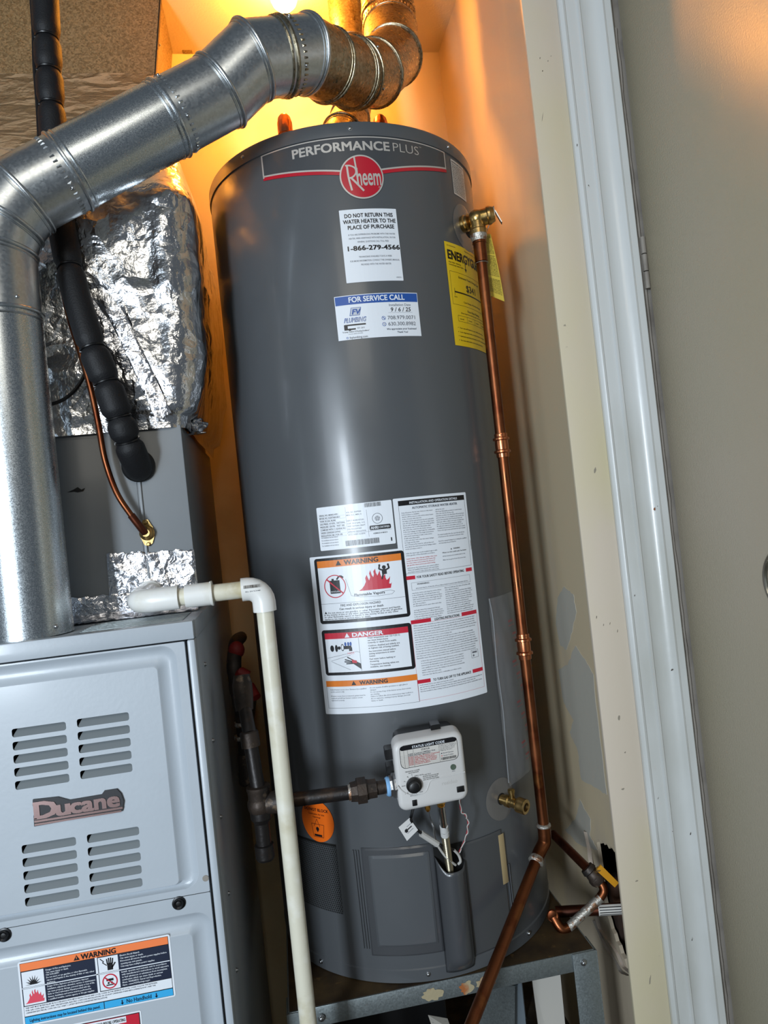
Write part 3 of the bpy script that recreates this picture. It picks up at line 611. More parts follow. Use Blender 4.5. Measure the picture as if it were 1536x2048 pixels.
L.para(["THIS UNIT MUST BE INSTALLED IN ACCORDANCE WITH MFG'S INSTRUCTIONS AND LOCAL CODES. IN THE ABSENCE OF LOCAL CODES, FOLLOW THE NATIONAL", 'FUEL GAS CODE, ANSI Z223.1 AND THE NATIONAL ELECTRIC CODE (USA INSTALLATION) OR CSA B149 CANADIAN STANDARDS (CANADA) B149.1 AND THE', 'CANADIAN ELECTRICAL CODE CSA C22.1 PART 1, LATEST EDITION (CANADIAN INSTALLATION)'], U(.01), U(.90), V(.275), .0017, .0031, 'ink_navy', 3, .01)
L.build('warning_label', ld)
L = Print(FL, su=.06); L.rrect(-.536, .545, -.4465, .6005, .002, 'ink_white', 0); L.frame(-.534, .547, -.4485, .5985, .001, 'ink_black', 1); L.rect(-.533, .548, -.4495, .5975, 'ink_red', 1)
L.rect(-.5325, .589, -.466, .597, 'ink_white', 2); L.text('FOR YOUR SAFETY READ BEFORE OPERATING', -.531, -.467, .591, .004, 'ink_black', 3, .02)
L.build('safety_label', ld)
# ================================================================== water heater
HR = .265; ZB = .45; ZT = 1.893
def hf(u, v, o): a = u/HR; return Vector(((HR+o)*math.sin(a), -(HR+o)*math.cos(a), v))
def hp(deg, z, o=0): return hf(R_(deg)*HR, z, o)
A = lambda deg: R_(deg)*HR
wh = thing('water_heater', (0, 0, ZB), 'tall dark grey cylindrical gas water heater covered with stickers on a metal stand', 'water heater')
MB().lathe((0, 0, ZB), (0, 0, 1), [(.0225, HR-.0012), (.04, HR-.0003), (1.40, HR-.0003), (1.4185, HR-.0015)], 144).build('jacket', M['heater_grey'], wh, sharp=30)
MB().lathe((0, 0, 1.8685), (0, 0, 1), [(-.001, HR-.002), (0, HR+.0008), (.004, HR+.001), (.0205, HR+.0008), (.0238, HR-.0006), (.0245, HR-.004), (.0245, .05), (.027, 0.043)], 144).build('lid', M['heater_grey'], wh, sharp=40)
MB().lathe((0, 0, ZB), (0, 0, 1), [(0, HR-.004), (.001, HR-.0005), (.0215, HR+.0006), (.0235, HR-.0012), (.0235, HR-.01)], 144).build('base_pan', M['heater_grey'], wh, sharp=40)
for d_ in (-46.4, -2.1, 41.7): screw(wh, hp(d_, 1.8800), hp(d_, 0)-Vector((0, 0, 0)), .0032)
for d_, z in ((-6.7, .4632), (38, .4632), (-50, .4632)): screw(wh, hp(d_, z), hp(d_, 0), .0032)
# side return edges of the jacket (a fine vertical joint with scratches)
# ---- banner
L = Print(hf, su=.006)
zt, zb = 1.8645, 1.8268
L.rect(A(-37.2), 1.8345, A(38.2), zt, 'heater_grey_dark', 0)
L.concave([(A(-37.2+37.2*k/8), 1.8312-.0254*k/8) for k in range(9)]+[(A(38.2*k/8), 1.8045+.0330*k/8) for k in range(1, 9)]+[(A(38.2-75.4*k/16), 1.8346+(0 if k < 17 else 0)) for k in range(17)], 'heater_grey_dark', 0)
L.rect(A(-37.2), zt, A(38.6), zt+.0018, 'ink_bannersilver', 1); L.rect(A(-37.5), zb-.0005, A(-36.9), zt+.0018, 'ink_bannersilver', 1); L.rect(A(38.2), 1.8345, A(38.8), zt+.0018, 'ink_bannersilver', 1)
def bline(a0, a1, z0_, z1_, t, c, lay):
    n = 24; vs = []
    for i in range(n+1): u = A(a0+(a1-a0)*i/n); z = z0_+(z1_-z0_)*i/n; vs += [hf(u, z, L.off(lay)), hf(u, z-t, L.off(lay))]
    L.mb.add(vs, [(2*i, 2*i+2, 2*i+3, 2*i+1) for i in range(n)], L.mi(c))
bline(-37.2, 38.5, 1.8262, 1.8362, .0030, 'ink_bannersilver', 1) if False else None
bline(-37.4, 0, 1.8312, 1.8058, .0030, 'ink_bannersilver', 1); bline(0, 38.8, 1.8045, 1.8380, .0030, 'ink_bannersilver', 1)
bline(-37.4, 0, 1.8285, 1.8030, .0058, 'ink_bannerred', 1); bline(0, 38.8, 1.8317-.0147+.0147, 1.8317, .0065, 'ink_bannerred', 1) if False else bline(0, 38.8, 1.8017, 1.8352, .0060, 'ink_bannerred', 1)
L.text('PERFORMANCE', A(-24.3), A(11.9), 1.8430, .0150, 'ink_bannersilver', 2, .042, res=3); L.text('PLUS', A(13.4), A(24.4), 1.8432, .0152, 'ink_bannersilver', 2, -.012, res=3); L.text('TM', A(24.8), A(25.8), 1.8575, .002, 'ink_bannersilver', 2)
L.disc(A(.3), 1.7972, .0375, 'ink_bannersilver', 3, n=64); L.disc(A(.3), 1.7972, .0350, 'ink_bannerred', 4, n=64)
L.text('heem', A(-1.5), A(7.2), 1.7826, .0300, 'ink_bannersilver', 5, .024, res=4)
# tall swash R with long leg and the raised stem of the h
RX = A(.3)
def stroke(pts, t, lay=5):
    P = spline([(a, b_, 0) for a, b_ in pts], 6); vs = []; n = len(P)
    for i, q in enumerate(P):
        d = (P[min(i+1, n-1)]-P[max(i-1, 0)]).normalized(); nn = Vector((-d.y, d.x, 0))*t/2
        vs += [hf((q+nn).x, (q+nn).y, L.off(lay)), hf((q-nn).x, (q-nn).y, L.off(lay))]
    L.mb.add(vs, [(2*i, 2*i+2, 2*i+3, 2*i+1) for i in range(n-1)], L.mi('ink_bannersilver'))
stroke([(RX-.0235, 1.8170), (RX-.0225, 1.7960), (RX-.0190, 1.7745)], .0032)
stroke([(RX-.0265, 1.8172), (RX-.0180, 1.8165), (RX-.0105, 1.8120), (RX-.0095, 1.8040), (RX-.0150, 1.7975), (RX-.0215, 1.7955)], .0026)
stroke([(RX-.0185, 1.7960), (RX-.0090, 1.7850), (RX+.0010, 1.7730)], .0034)
stroke([(RX-.0100, 1.8310), (RX-.0085, 1.8100), (RX-.0074, 1.7830)], .0028)
L.disc(A(6.4), 1.7790, .0016, 'ink_bannersilver', 5, r0=.0011, n=14)
L.build('brand_banner', wh)
# ---- do-not-return sticker
L = Print(hf); L.rrect(A(-9.4), 1.6195, A(11.9), 1.7430, .001, 'ink_white', 0)
L.text('DO NOT RETURN THIS', A(-7.6), A(10.3), 1.7290, .0066, 'ink_black', 1, .04)
L.text('WATER HEATER TO THE', A(-8.3), A(11.2), 1.7190, .0066, 'ink_black', 1, .04)
L.text('PLACE OF PURCHASE', A(-6.8), A(10.4), 1.7090, .0066, 'ink_black', 1, .04)
for i, (t, a0, a1) in enumerate((('IF YOU ARE EXPERIENCING PROBLEMS WITH THIS WATER', -6.9, 10.5), ('HEATER, NEED ASSISTANCE WITH INSTALLATION, OR FOR', -6.9, 10.5), ('GENERAL QUESTIONS CALL TOLL FREE:', -3.9, 7.8))):
    L.text(t, A(a0), A(a1), 1.6985-i*.0062, .0026, 'ink_grey', 1, .012)
L.text('1-866-279-4566', A(-7.6), A(11.7), 1.6730, .0078, 'ink_black', 1, .045)
for i, (t, a0, a1) in enumerate((('TECHNICIANS AVAILABLE 7 DAYS A WEEK', -3.9, 8.4), ("FOR MORE INFORMATION, CONSULT THE OWNER'S MANUAL", -7.2, 11.2), ('PROVIDED WITH THE WATER HEATER', -3.4, 7.8))):
    L.text(t, A(a0), A(a1), 1.6605-i*.0066, .0028, 'ink_grey', 1, .012)
L.text('AP20275-1', A(9.2), A(11.3), 1.6242, .002, 'ink_grey', 1, .01)
L.build('return_notice_sticker', wh)
# ---- service sticker
L = Print(hf); a0, a1, z0, z1 = A(-14.5), A(16.8), 1.5245, 1.5990
L.rect(a0, z0, a1, z1, 'ink_white', 0); L.rect(a0+.001, 1.5832, a1-.001, z1-.0012, 'ink_blue', 1)
L.text('FOR SERVICE CALL', A(-9.3), A(11.4), 1.5866, .0088, 'ink_white', 2, .04, res=3)
L.text('Installation Date', A(5.2), A(13.6), 1.5762, .0040, 'ink_grey', 1, .01)
L.text('9 / 6 / 25', A(5.6), A(13.4), 1.5668, .0070, 'ink_black', 1, .012, shear=.1); L.rect(A(4.6), 1.5650, A(14.0), 1.5653, 'ink_grey', 1)
L.text('708.979.0071', A(4.2), A(14.9), 1.5535, .0062, 'ink_grey', 1, .008, res=3); L.text('630.300.8982', A(4.2), A(14.9), 1.5430, .0062, 'ink_grey', 1, .008, res=3)
for z in (1.5562, 1.5458): L.disc(A(2.7), z, .0034, 'ink_blue', 1, r0=.0027, n=20)
L.line((A(2.4), 1.5578), (A(3.1), 1.5548), .0012, 'ink_blue', 1); L.rect(A(2.4), 1.5440, A(3.0), 1.5475, 'ink_lightgrey', 2)
L.text('We appreciate your business!', A(3.4), A(15.0), 1.5358, .0030, 'ink_navy', 1, .015); L.text('Thank You!', A(7.3), A(11.4), 1.5302, .0030, 'ink_navy', 1, .015)
# plumber mark: slanted initials in an outlined plate, word below, pipe wrench
s_ = lambda u, z: (A(u)+(z-1.575)*.25, z)
L.poly([s_(-9.0, 1.5640), s_(-5.3, 1.5640), s_(-5.3, 1.5778), s_(-9.0, 1.5778)], 'ink_blue', 1); L.poly([s_(-8.8, 1.5647), s_(-5.5, 1.5647), s_(-5.5, 1.5771), s_(-8.8, 1.5771)], 'ink_lightgrey', 2)
L.text('FV', A(-8.6), A(-5.8), 1.5662, .0085, 'ink_blue', 3, .05, shear=.25)
L.text('PLUMBING', A(-11.8), A(-4.0), 1.5532, .0078, 'ink_blue', 2, .03, shear=.25); L.text('PLUMBING', A(-11.6), A(-4.0), 1.5535, .0064, 'ink_lightgrey', 3, -.01, shear=.25)
L.rrect(A(-11.4), 1.5475, A(-4.0), 1.5500, .001, 'ink_black', 1); L.rrect(A(-12.0), 1.5410, A(-10.7), 1.5500, .0012, 'ink_black', 1); L.rrect(A(-12.0), 1.5405, A(-7.8), 1.5430, .001, 'ink_black', 1); L.disc(A(-10.0), 1.5412, .0022, 'ink_black', 1, n=12)
L.text('EST. 2019', A(-7.2), A(-4.6), 1.5415, .0026, 'ink_grey', 1, .02); L.text('"A Family Tradition Of Plumbing Excellence"', A(-12.8), A(-3.0), 1.5365, .0023, 'ink_black', 1, .02)
L.text('License #055-043482', A(-10.6), A(-5.4), 1.5330, .0019, 'ink_grey', 1); L.disc(A(-11.2), 1.5278, .0018, 'ink_blue', 1, r0=.0011, n=14); L.text('fvplumbing.com', A(-10.4), A(-3.8), 1.5260, .0036, 'ink_navy', 1, .01)
L.build('service_sticker', wh)
# ---- small label top right
L = Print(hf); a0, a1, z0, z1 = A(42.7), A(53.6), 1.7960, 1.8610
L.rrect(a0, z0, a1, z1, .002, 'ink_silver', 0); L.text('IMPORTANT NOTICE', a0+.002, a1-.002, z1-.006, .0028, 'ink_navy', 1, .02)
L.para(['Water heaters must be', 'installed with care.', 'Do not block the relief', 'valve outlet or remove', 'this label. If the unit', 'has been exposed to fire', 'flood or damage turn off', 'all gas and do not place', 'in service until it was', 'checked by a qualified', 'person. Keep all things', 'that burn away from it', 'and keep the area clean', 'of lint dust and debris', 'so that combustion air', 'can flow to the burner'], a0+.002, a1-.002, z1-.008, .0024, .0034, 'ink_black', 1, .018)
L.build('notice_label', wh)
# ---- energy guide
L = Print(hf); a0, a1, z0, z1 = A(32.6), A(63.5), 1.5125, 1.6990
L.rect(a0, z0, a1, z1, 'ink_yellow', 0); L.text('U.S. Government', a0+.006, a0+.030, z1-.007, .0022, 'ink_black', 1, .01); L.text('Federal law prohibits removal of this label', a0+.06, a1-.006, z1-.007, .0022, 'ink_black', 1, .01)
L.text('ENERGYGUIDE', a0+.006, a1-.006, z1-.030, .0160, 'ink_black', 1, .06, res=3)
L.poly([(a0+.0535, z1-.040), (a0+.0615, z1-.040), (a0+.0575, z1-.047)], 'ink_black', 1); L.rect(a0+.0565, z1-.041, a0+.0585, z1-.030, 'ink_black', 1)
L.text('Water Heater - Natural Gas', a0+.006, a0+.042, z1-.037, .0025, 'ink_black', 1, .01); L.text('Tank Size (Storage Capacity): 50 gallons', a0+.006, a0+.050, z1-.0415, .0025, 'ink_black', 1, .01)
L.frame(a0+.006, z1-.112, a1-.006, z1-.052, .0005, 'ink_black', 1); L.text('Estimated Yearly Energy Cost', a0+.030, a1-.034, z1-.062, .0038, 'ink_black', 1, .01)
L.text('$341', a0+.052, a0+.088, z1-.083, .0125, 'ink_black', 1, .02, res=3); L.rect(a0+.014, z1-.090, a1-.014, z1-.0875, 'ink_black', 1); L.rect(a0+.014, z1-.095, a0+.0148, z1-.082, 'ink_black', 1); L.text('$301', a0+.012, a0+.020, z1-.099, .0024, 'ink_black', 1)
L.text('Cost Range of Similar Models', a0+.038, a1-.038, z1-.106, .003, 'ink_black', 1, .01)
L.text('First Hour Rating', a0+.048, a1-.048, z1-.122, .0042, 'ink_black', 1, .01); L.text('(How much hot water you get in the first hour of use)', a0+.026, a1-.02, z1-.127, .0026, 'ink_black', 1, .01)
L.frame(a0+.016, z1-.142, a1-.016, z1-.131, .0005, 'ink_black', 1)
for k, t in enumerate(('very small', 'low', 'medium', 'high')): L.rect(a0+.016+.0277*k, z1-.142, a0+.0165+.0277*k, z1-.131, 'ink_black', 1); L.text(t, a0+.021+.0277*k, a0+.021+.0277*k+.012, z1-.138, .0026, 'ink_black', 1, .01)
for i, t in enumerate(('Your cost will depend on your utility rates and use.', 'Cost range based only on models fueled by natural gas.', 'Estimated operating cost based on a 2017 national average.', 'For more information, visit www.ftc.gov/energy.')):
    L.disc(a0+.013, z1-.1535-i*.0075, .0008, 'ink_black', 1, n=8); L.text(t, a0+.017, a0+.017+len(t)*.0017, z1-.155-i*.0075, .0026, 'ink_black', 1, .012)
L.build('energy_label', wh)
# ---- rating plate
L = Print(hf); a0, a1, z0, z1 = A(-29.8), A(-1.7), 1.1772, 1.2505
L.rrect(a0, z0, a1, z1, .002, 'ink_white', 0)
rows = ['SERIAL NO. M382514991', 'MODEL NO. XG50T06EN38U1', 'TANK 50 GAL 40,000', 'GAS PRESS. 4.9 KPA - NATURAL', 'PRESSURE 150 PSI - TEST 300', 'COMPLIES WITH 11 ASHRAE 90.1', 'UNDER CANADIAN LISTING', 'REGULATION 180.1 FOR USE']
for i, t in enumerate(rows): L.text(t, a0+.004, a0+.004+.0016*len(t), z1-.0155-i*.0049, .0026, 'ink_black', 1, .015); L.rect(a0+.003, z1-.0167-i*.0049, a0+.050, z1-.0169-i*.0049, 'ink_grey', 1)
for i, t in enumerate(['VOL. NO. RAPP050', 'MIN. G.C. MIN. 0', '', 'INPUT 40,000 BTU/H', 'CAP. 50.0 GAL. U.S.', 'VENT. NATURAL DRAFT', 'IGN. REGULATORY', 'APPROVED REGULATION', 'AT E-14207-16-0595']): L.text(t, a0+.052, a0+.052+.0016*len(t), z1-.0145-i*.0047, .0023, 'ink_grey', 1, .015) if t else 0
for i in range(4): L.text('For installation and use indoors', a0+.004, a0+.034, z0+.0205-i*.0045, .0021, 'ink_grey', 1, .01)
L.rect(a0+.051, z0+.024, a0+.0513, z1-.004, 'ink_grey', 1); L.rect(a0+.0865, z0+.016, a0+.0869, z1-.012, 'ink_grey', 1); L.rect(a0+.051, z0+.0245, a1-.004, z0+.0248, 'ink_grey', 1)
def barcode(Pn, u0, u1, v0, v1, c, lay, seed=4):
    rnd = random.Random(seed); u = u0
    while u < u1: w_ = rnd.choice((.0003, .0005, .0008)); Pn.rect(u, v0, min(u+w_, u1), v1, c, lay); u += w_+rnd.choice((.0004, .0006))
barcode(L, a0+.084, a0+.112, z1-.008, z1-.001, 'ink_black', 1); barcode(L, a0+.046, a0+.103, z0+.004, z0+.013, 'ink_black', 1, 9)
L.disc(a0+.1035, z0+.0450, .0088, 'ink_grey', 1, r0=.0080, n=28); L.disc(a0+.1035, z0+.0450, .0042, 'ink_grey', 1, r0=.0036, n=20)
for k in range(5): a = R_(90+72*k); b_ = R_(90+144+72*k); L.line((a0+.1035+.0042*math.cos(a), z0+.045+.0042*math.sin(a)), (a0+.1035+.0042*math.cos(b_), z0+.045+.0042*math.sin(b_)), .0005, 'ink_grey', 2)
L.rrect(a0+.089, z0+.0262, a0+.1245, z0+.0338, .002, 'ink_black', 2); L.text('AHRI', a0+.091, a0+.1035, z0+.0278, .0045, 'ink_white', 3, .04); L.text('CERTIFIED', a0+.105, a0+.1225, z0+.0284, .0033, 'ink_white', 3, .02)
L.text('ASSEMBLED IN MEXICO', a0+.094, a0+.118, z0+.0195, .0021, 'ink_black', 1, .015); L.rect(a1-.0075, z0+.005, a1-.0055, z0+.011, 'ink_black', 1)
L.build('rating_plate', wh)
# ---- the big instruction label
L = Print(hf); gx = A(-1.2)
L.rrect(A(-34.8), .9005, A(29.3), 1.168, .002, 'ink_white', 0); L.rrect(gx, 1.150, A(29.3), 1.2515, .002, 'ink_white', 0)
# warning panel
L.rrect(A(-33.0), 1.0535, A(.8), 1.1645, .005, 'ink_black', 1); L.rect(A(-31.8), 1.0590, A(-.4), 1.1600, 'ink_white', 2)
L.rect(A(-31.8), 1.1485, A(-.4), 1.1600, 'ink_orange', 3); L.text('WARNING', A(-21.2), A(-8.8), 1.1508, .0076, 'ink_black', 4, .045); tri(L, A(-23.4), 1.1505, .0085, 'ink_black', 4)
L.rect(A(-31.8), 1.0870, A(-.4), 1.0874, 'ink_black', 3)
cx, cz = A(-25.6), 1.1158; L.rect(cx-.009, cz-.012, cx+.009, cz+.010, 'ink_black', 3); L.rect(cx-.005, cz+.010, cx-.001, cz+.013, 'ink_black', 3)
for k in range(3): L.line((cx+.004+.004*k, cz+.011+.006*math.sin(k*.9)), (cx+.008+.004*k, cz+.011+.006*math.sin((k+1)*.9)), .0028, 'ink_black', 3)
L.disc(cx, cz, .0195, 'ink_red', 4, r0=.0180, n=40); L.line((cx-.0135, cz+.0125), (cx+.0135, cz-.0125), .0022, 'ink_red', 5); L.text('GASOLINE', cx-.008, cx+.008, cz-.010, .0026, 'ink_white', 4)
flames(L, A(-10.8), 1.1045, .056, .0345, 'ink_red', 3, 5)
def person(u, z, c, lay):
    L.disc(u, z+.0115, .0032, c, lay, n=14); L.rect(u-.0040, z, u+.0040, z+.0085, c, lay)
    for s2 in (-1, 1): L.line((u+s2*.003, z+.007), (u+s2*.0085, z+.0095), .0026, c, lay); L.line((u+s2*.0085, z+.0090), (u+s2*.0072, z+.0150), .0026, c, lay); L.disc(u+s2*.0072, z+.0155, .0017, c, lay, n=10)
    L.line((u-.002, z+.001), (u-.005, z-.008), .0026, c, lay)
person(A(-7.0), 1.1285, 'ink_black', 4)
pv = [(A(-21.3), 1.127), (A(-20.6), 1.113), (A(-19.8), 1.098), (A(-16.5), 1.0945), (A(-10), 1.0935), (A(-5), 1.0945), (A(-4), 1.0985), (A(-5.5), 1.1010), (A(-9), 1.1000)]
for a, b_ in zip(pv, pv[1:]): L.line(a, b_, .0005, 'ink_grey', 3)
L.text('Flammable Vapors', A(-18.6), A(-7.6), 1.0965, .0044, 'ink_black', 3, .03)
L.text('FIRE AND EXPLOSION HAZARD', A(-24.2), A(-9.4), 1.0812, .0038, 'ink_black', 3, .012); L.text('Can result in serious injury or death', A(-24.8), A(-8.6), 1.0755, .0036, 'ink_black', 3, .022)
for i, t in enumerate(('     Do not store or use gasoline or other flammable vapors and liquids', 'in the vicinity of this or any other appliance. Storage of or use of gasoline', 'or other flammable vapors or liquids in the vicinity of this or any other', 'appliance can result in serious injury or death.')):
    L.text(t.strip(), A(-29.4 if i == 0 else -31.0), A((-2.6, -2.0, -3.4, -13.5)[i]), 1.0705-i*.0035, .0026, 'ink_black', 3, .012)
tri(L, A(-30.3), 1.0703, .0040, 'ink_black', 3)
# danger panel
L.rrect(A(-33.0), .9660, A(.6), 1.0430, .005, 'ink_black', 1); L.rect(A(-31.8), .9710, A(-.7), 1.0375, 'ink_white', 2); L.rect(A(-31.8), 1.0275, A(-.7), 1.0375, 'ink_red', 3)
L.text('DANGER', A(-21.0), A(-9.8), 1.0293, .0066, 'ink_white', 4, .05); tri(L, A(-23.0), 1.0288, .0075, 'ink_white', 4)
L.disc(A(-29.3), 1.0115, .0035, 'ink_black', 3, n=14, ry=.0055); L.disc(A(-27.6), 1.0115, .0025, 'ink_black', 3, n=14, ry=.006); L.disc(A(-26.5), 1.0120, .0028, 'ink_black', 3, n=14)
L.disc(A(-25.2), 1.0125, .0028, 'ink_black', 3, r0=.0021, n=14, ry=.006); L.rect(A(-24.8), 1.0095, A(-21.8), 1.0150, 'ink_black', 3); L.rect(A(-22.8), 1.0060, A(-21.6), 1.0120, 'ink_black', 3)
for u in (-24.0, -22.9, -22.0): L.disc(A(u), 1.0180, .0018, 'ink_blue', 3, n=12, ry=.0034)
L.text('HOT', A(-23.4), A(-20.8), 1.0005, .0036, 'ink_pink', 3, -.005)
for a, b_ in (((-31.6, .9955), (-20, 1.0045)), ((-30.2, .9905), (-22.5, .9990)), ((-30.0, .9895), (-23, .9745)), ((-18.9, .9720), (-18.9, 1.0270)), ((-18.9, 1.003), (-20.0, 1.0045))): L.line((A(a[0]), a[1]), (A(b_[0]), b_[1]), .0004, 'ink_black', 3)
for k, (a, b_) in enumerate((((-23.8, .9960), (-21.0, .9885)), ((-24.8, .9920), (-21.0, .9870)), ((-25.0, .9885), (-20.8, .9860)), ((-24.4, .9850), (-20.8, .9850)))): L.line((A(a[0]), a[1]), (A(b_[0]), b_[1]), .0018, 'ink_black', 3)
L.poly([(A(-21.6), .9905), (A(-21.8), .9845), (A(-18.9), .9745), (A(-18.9), .9840)], 'ink_black', 3); L.poly([(A(-22.2), .9915), (A(-22.0), .9860), (A(-20.3), .9850), (A(-20.4), .9895)], 'ink_red', 4)
for i, t in enumerate(('Water temperature over 125 F (52 C)', 'can cause severe burns', 'instantly or death from scalds.', 'Children, disabled and elderly are', 'at highest risk of being scalded.', 'See instruction manual before', 'setting temperature at water', 'heater.', 'Feel water before bathing or', 'showering.', 'Temperature limiting valves are', 'available, see manual.')):
    L.text(t, A(-15.6), A(-15.6)+len(t)*.00155, 1.0243-i*.0040-(.0012 if i > 2 else 0)-(.0012 if i > 4 else 0)-(.0010 if i > 7 else 0)-(.001 if i > 9 else 0), .0026, 'ink_black', 3, .012)
# lower warning
L.rect(A(-33.3), .9470, A(.8), .9568, 'ink_orange', 2); L.text('WARNING', A(-20.2), A(-10.0), .9490, .0062, 'ink_black', 3, .05); tri(L, A(-22.4), .9487, .0070, 'ink_black', 3)
L.frame(A(-33.3), .9105, A(.8), .9568, .0004, 'ink_black', 1)
L.para(['Sealed burner access door. Entrance by a qualified', 'service person only.', '', 'If burner access door is removed, gasket must be', 'replaced and all four burner retainer screws', 'tightened securely.'], A(-31.8), A(-18.0), .9430, .0022, .0036, 'ink_grey', 1, .02)
L.para(['Do not operate if rubber grommet or sight glass is', 'damaged.', 'Do not operate if any of the burner access door screws', 'are missing.', 'Failure to follow the above instructions may result in a', 'fire or explosion, causing property damage, personal', 'injury or death.'], A(-16.6), A(-1.4), .9435, .0022, .0036, 'ink_grey', 1, .02)
# right column
cx0, cx1 = A(.6), A(28.2)
L.frame(cx0, 1.1240, cx1, 1.2470, .0004, 'ink_black', 1); L.rect(cx0, 1.2385, cx1, 1.2470, 'ink_black', 1)
L.text('INSTALLATION AND OPERATION DETAILS', A(4.8), A(24.6), 1.2405, .0038, 'ink_white', 2, .03); L.text('AUTOMATIC STORAGE WATER HEATER', A(5.6), A(24.4), 1.2315, .0038, 'ink_navy', 1, .02)
words = 'this water heater must be installed in accordance with the latest edition of the code and local codes and with the instructions provided by the maker read all labels before you begin make sure that vent is clear and that gas shut off valve is open if water leakage is found turn off the gas supply and call a qualified person keep the area near the heater clean and free of combustible materials gasoline and other flammable vapors follow the user manual for service and set the control to the lowest setting that meets your needs'.split()
def fillpara(u0, u1, v1, nl, h, lead, c, seed, bold=.015):
    rnd = random.Random(seed); per = int((u1-u0)/(h*.58)); 
    for i in range(nl):
        if rnd.random() < .10: continue
        t = ''
        tgt = per*(rnd.uniform(.86, 1) if rnd.random() > .15 else rnd.uniform(.3, .6))
        while len(t) < tgt: t += rnd.choice(words)+' '
        t = t.strip(); L.text(t.capitalize() if rnd.random() < .3 else t, u0, min(u1, u0+len(t)*h*.58), v1-h-i*lead, h, c, 1, bold, res=1)
fillpara(A(1.5), A(13.6), 1.2275, 21, .0020, .0036, 'ink_grey', 21); fillpara(A(14.6), A(27.2), 1.2275, 18, .0020, .0036, 'ink_grey', 22)
fillpara(A(1.5), A(13.6), 1.1500, 4, .0020, .0036, 'ink_redsalmon', 23); fillpara(A(1.5), A(13.6), 1.1345, 3, .0020, .0034, 'ink_grey', 24)
L.text('WARNING', A(20.5), A(23.5), 1.1560, .0024, 'ink_black', 1, .02); tri(L, A(19.6), 1.1558, .0026, 'ink_black', 1); L.text('Water too hot could scald. See below', A(15.6), A(26.4), 1.1510, .0022, 'ink_black', 1, .02); fillpara(A(15.6), A(26.4), 1.1470, 3, .0018, .0032, 'ink_grey', 25)
for (zz0, t, u0, u1, r0, r1) in ((1.1140, 'FOR YOUR SAFETY READ BEFORE OPERATING', 4.6, 24.2, 4.0, 25.2), (1.0400, 'LIGHTING INSTRUCTIONS', 9.6, 20.0, 8.2, 21.0), (.9400, 'TO TURN GAS OFF TO THE APPLIANCE', 6.6, 22.4, 5.6, 23.2)):
    L.rect(cx0, zz0, A(r0), zz0+.0062, 'ink_red', 1); L.rect(A(r1), zz0, cx1, zz0+.0062, 'ink_red', 1); L.text(t, A(u0), A(u1), zz0+.0008, .0042, 'ink_black', 1, .03)
L.frame(A(2.3), 1.0955, A(26.8), 1.1085, .0003, 'ink_black', 1); L.text('WARNING:', A(4.4), A(9.2), 1.1040, .0026, 'ink_black', 1, .03); fillpara(A(9.6), A(26.2), 1.1068, 1, .0020, .0030, 'ink_grey', 31); fillpara(A(3.8), A(26.2), 1.1030, 2, .0020, .0034, 'ink_grey', 32)
fillpara(A(2.2), A(13.6), 1.0920, 13, .0020, .0036, 'ink_grey', 33, .02); fillpara(A(15.0), A(27.0), 1.0935, 13, .0020, .0036, 'ink_grey', 34, .02)
fillpara(A(1.4), A(27.6), 1.0375, 15, .0020, .0039, 'ink_grey', 35, .02); fillpara(A(2.8), A(20.0), .9780, 7, .0020, .0039, 'ink_grey', 36, .02)
L.frame(A(23.5), .9655, A(26.8), .9790, .0004, 'ink_black', 1); L.disc(A(24.5), .9695, .0018, 'ink_grey', 1, n=12); L.rect(A(24.0), .9735, A(26.2), .9765, 'ink_grey', 1)
fillpara(A(1.4), A(27.6), .9385, 4, .0020, .0036, 'ink_grey', 37, .02); L.frame(cx0, .9120, cx1, 1.0400, .0003, 'ink_red', 1)
L.build('instruction_label', wh)
# ---- orange round sticker and perforated vent
ven = MB(); pitch = .0040; r_o = pitch/2
def vf(u, v, o): return hf(u, v, o)
rows_ = int((.677-.560)/(pitch*.866)); u0, u1 = A(-63), A(-36.6)
for j in range(rows_):
    z = .561+j*pitch*.866; u = u0+(pitch/2 if j % 2 else 0)
    while u < u1:
        ou = [(u+pitch*.5774*math.cos(R_(30+60*k)), z+pitch*.5774*math.sin(R_(30+60*k))) for k in range(6)]; inn = [(u+.00165*math.cos(R_(30+60*k)), z+.00165*math.sin(R_(30+60*k))) for k in range(6)]
        ven.add([vf(a, b_, .0010) for a, b_ in ou]+[vf(a, b_, .0010) for a, b_ in inn], [(k, (k+1) % 6, 6+(k+1) % 6, 6+k) for k in range(6)])
        u += pitch
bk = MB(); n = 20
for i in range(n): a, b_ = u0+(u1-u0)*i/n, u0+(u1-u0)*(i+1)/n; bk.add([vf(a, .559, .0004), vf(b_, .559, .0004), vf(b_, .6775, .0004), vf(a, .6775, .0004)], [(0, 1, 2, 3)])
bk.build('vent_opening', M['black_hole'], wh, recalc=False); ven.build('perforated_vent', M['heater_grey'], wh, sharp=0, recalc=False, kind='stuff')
L = Print(hf, base=.0012); cx, cz = A(-44.2), .7140; L.disc(cx, cz, .0365, 'ink_stickerorange', 0, n=48)
L.text('DO NOT BLOCK', cx-.027, cx+.027, cz+.0165, .0050, 'ink_black', 1, .035); L.text('Combustion Air Inlet', cx-.018, cx+.018, cz+.0100, .0028, 'ink_black', 1, .01); L.text('Openings', cx-.009, cx+.009, cz+.0050, .0028, 'ink_black', 1, .01)
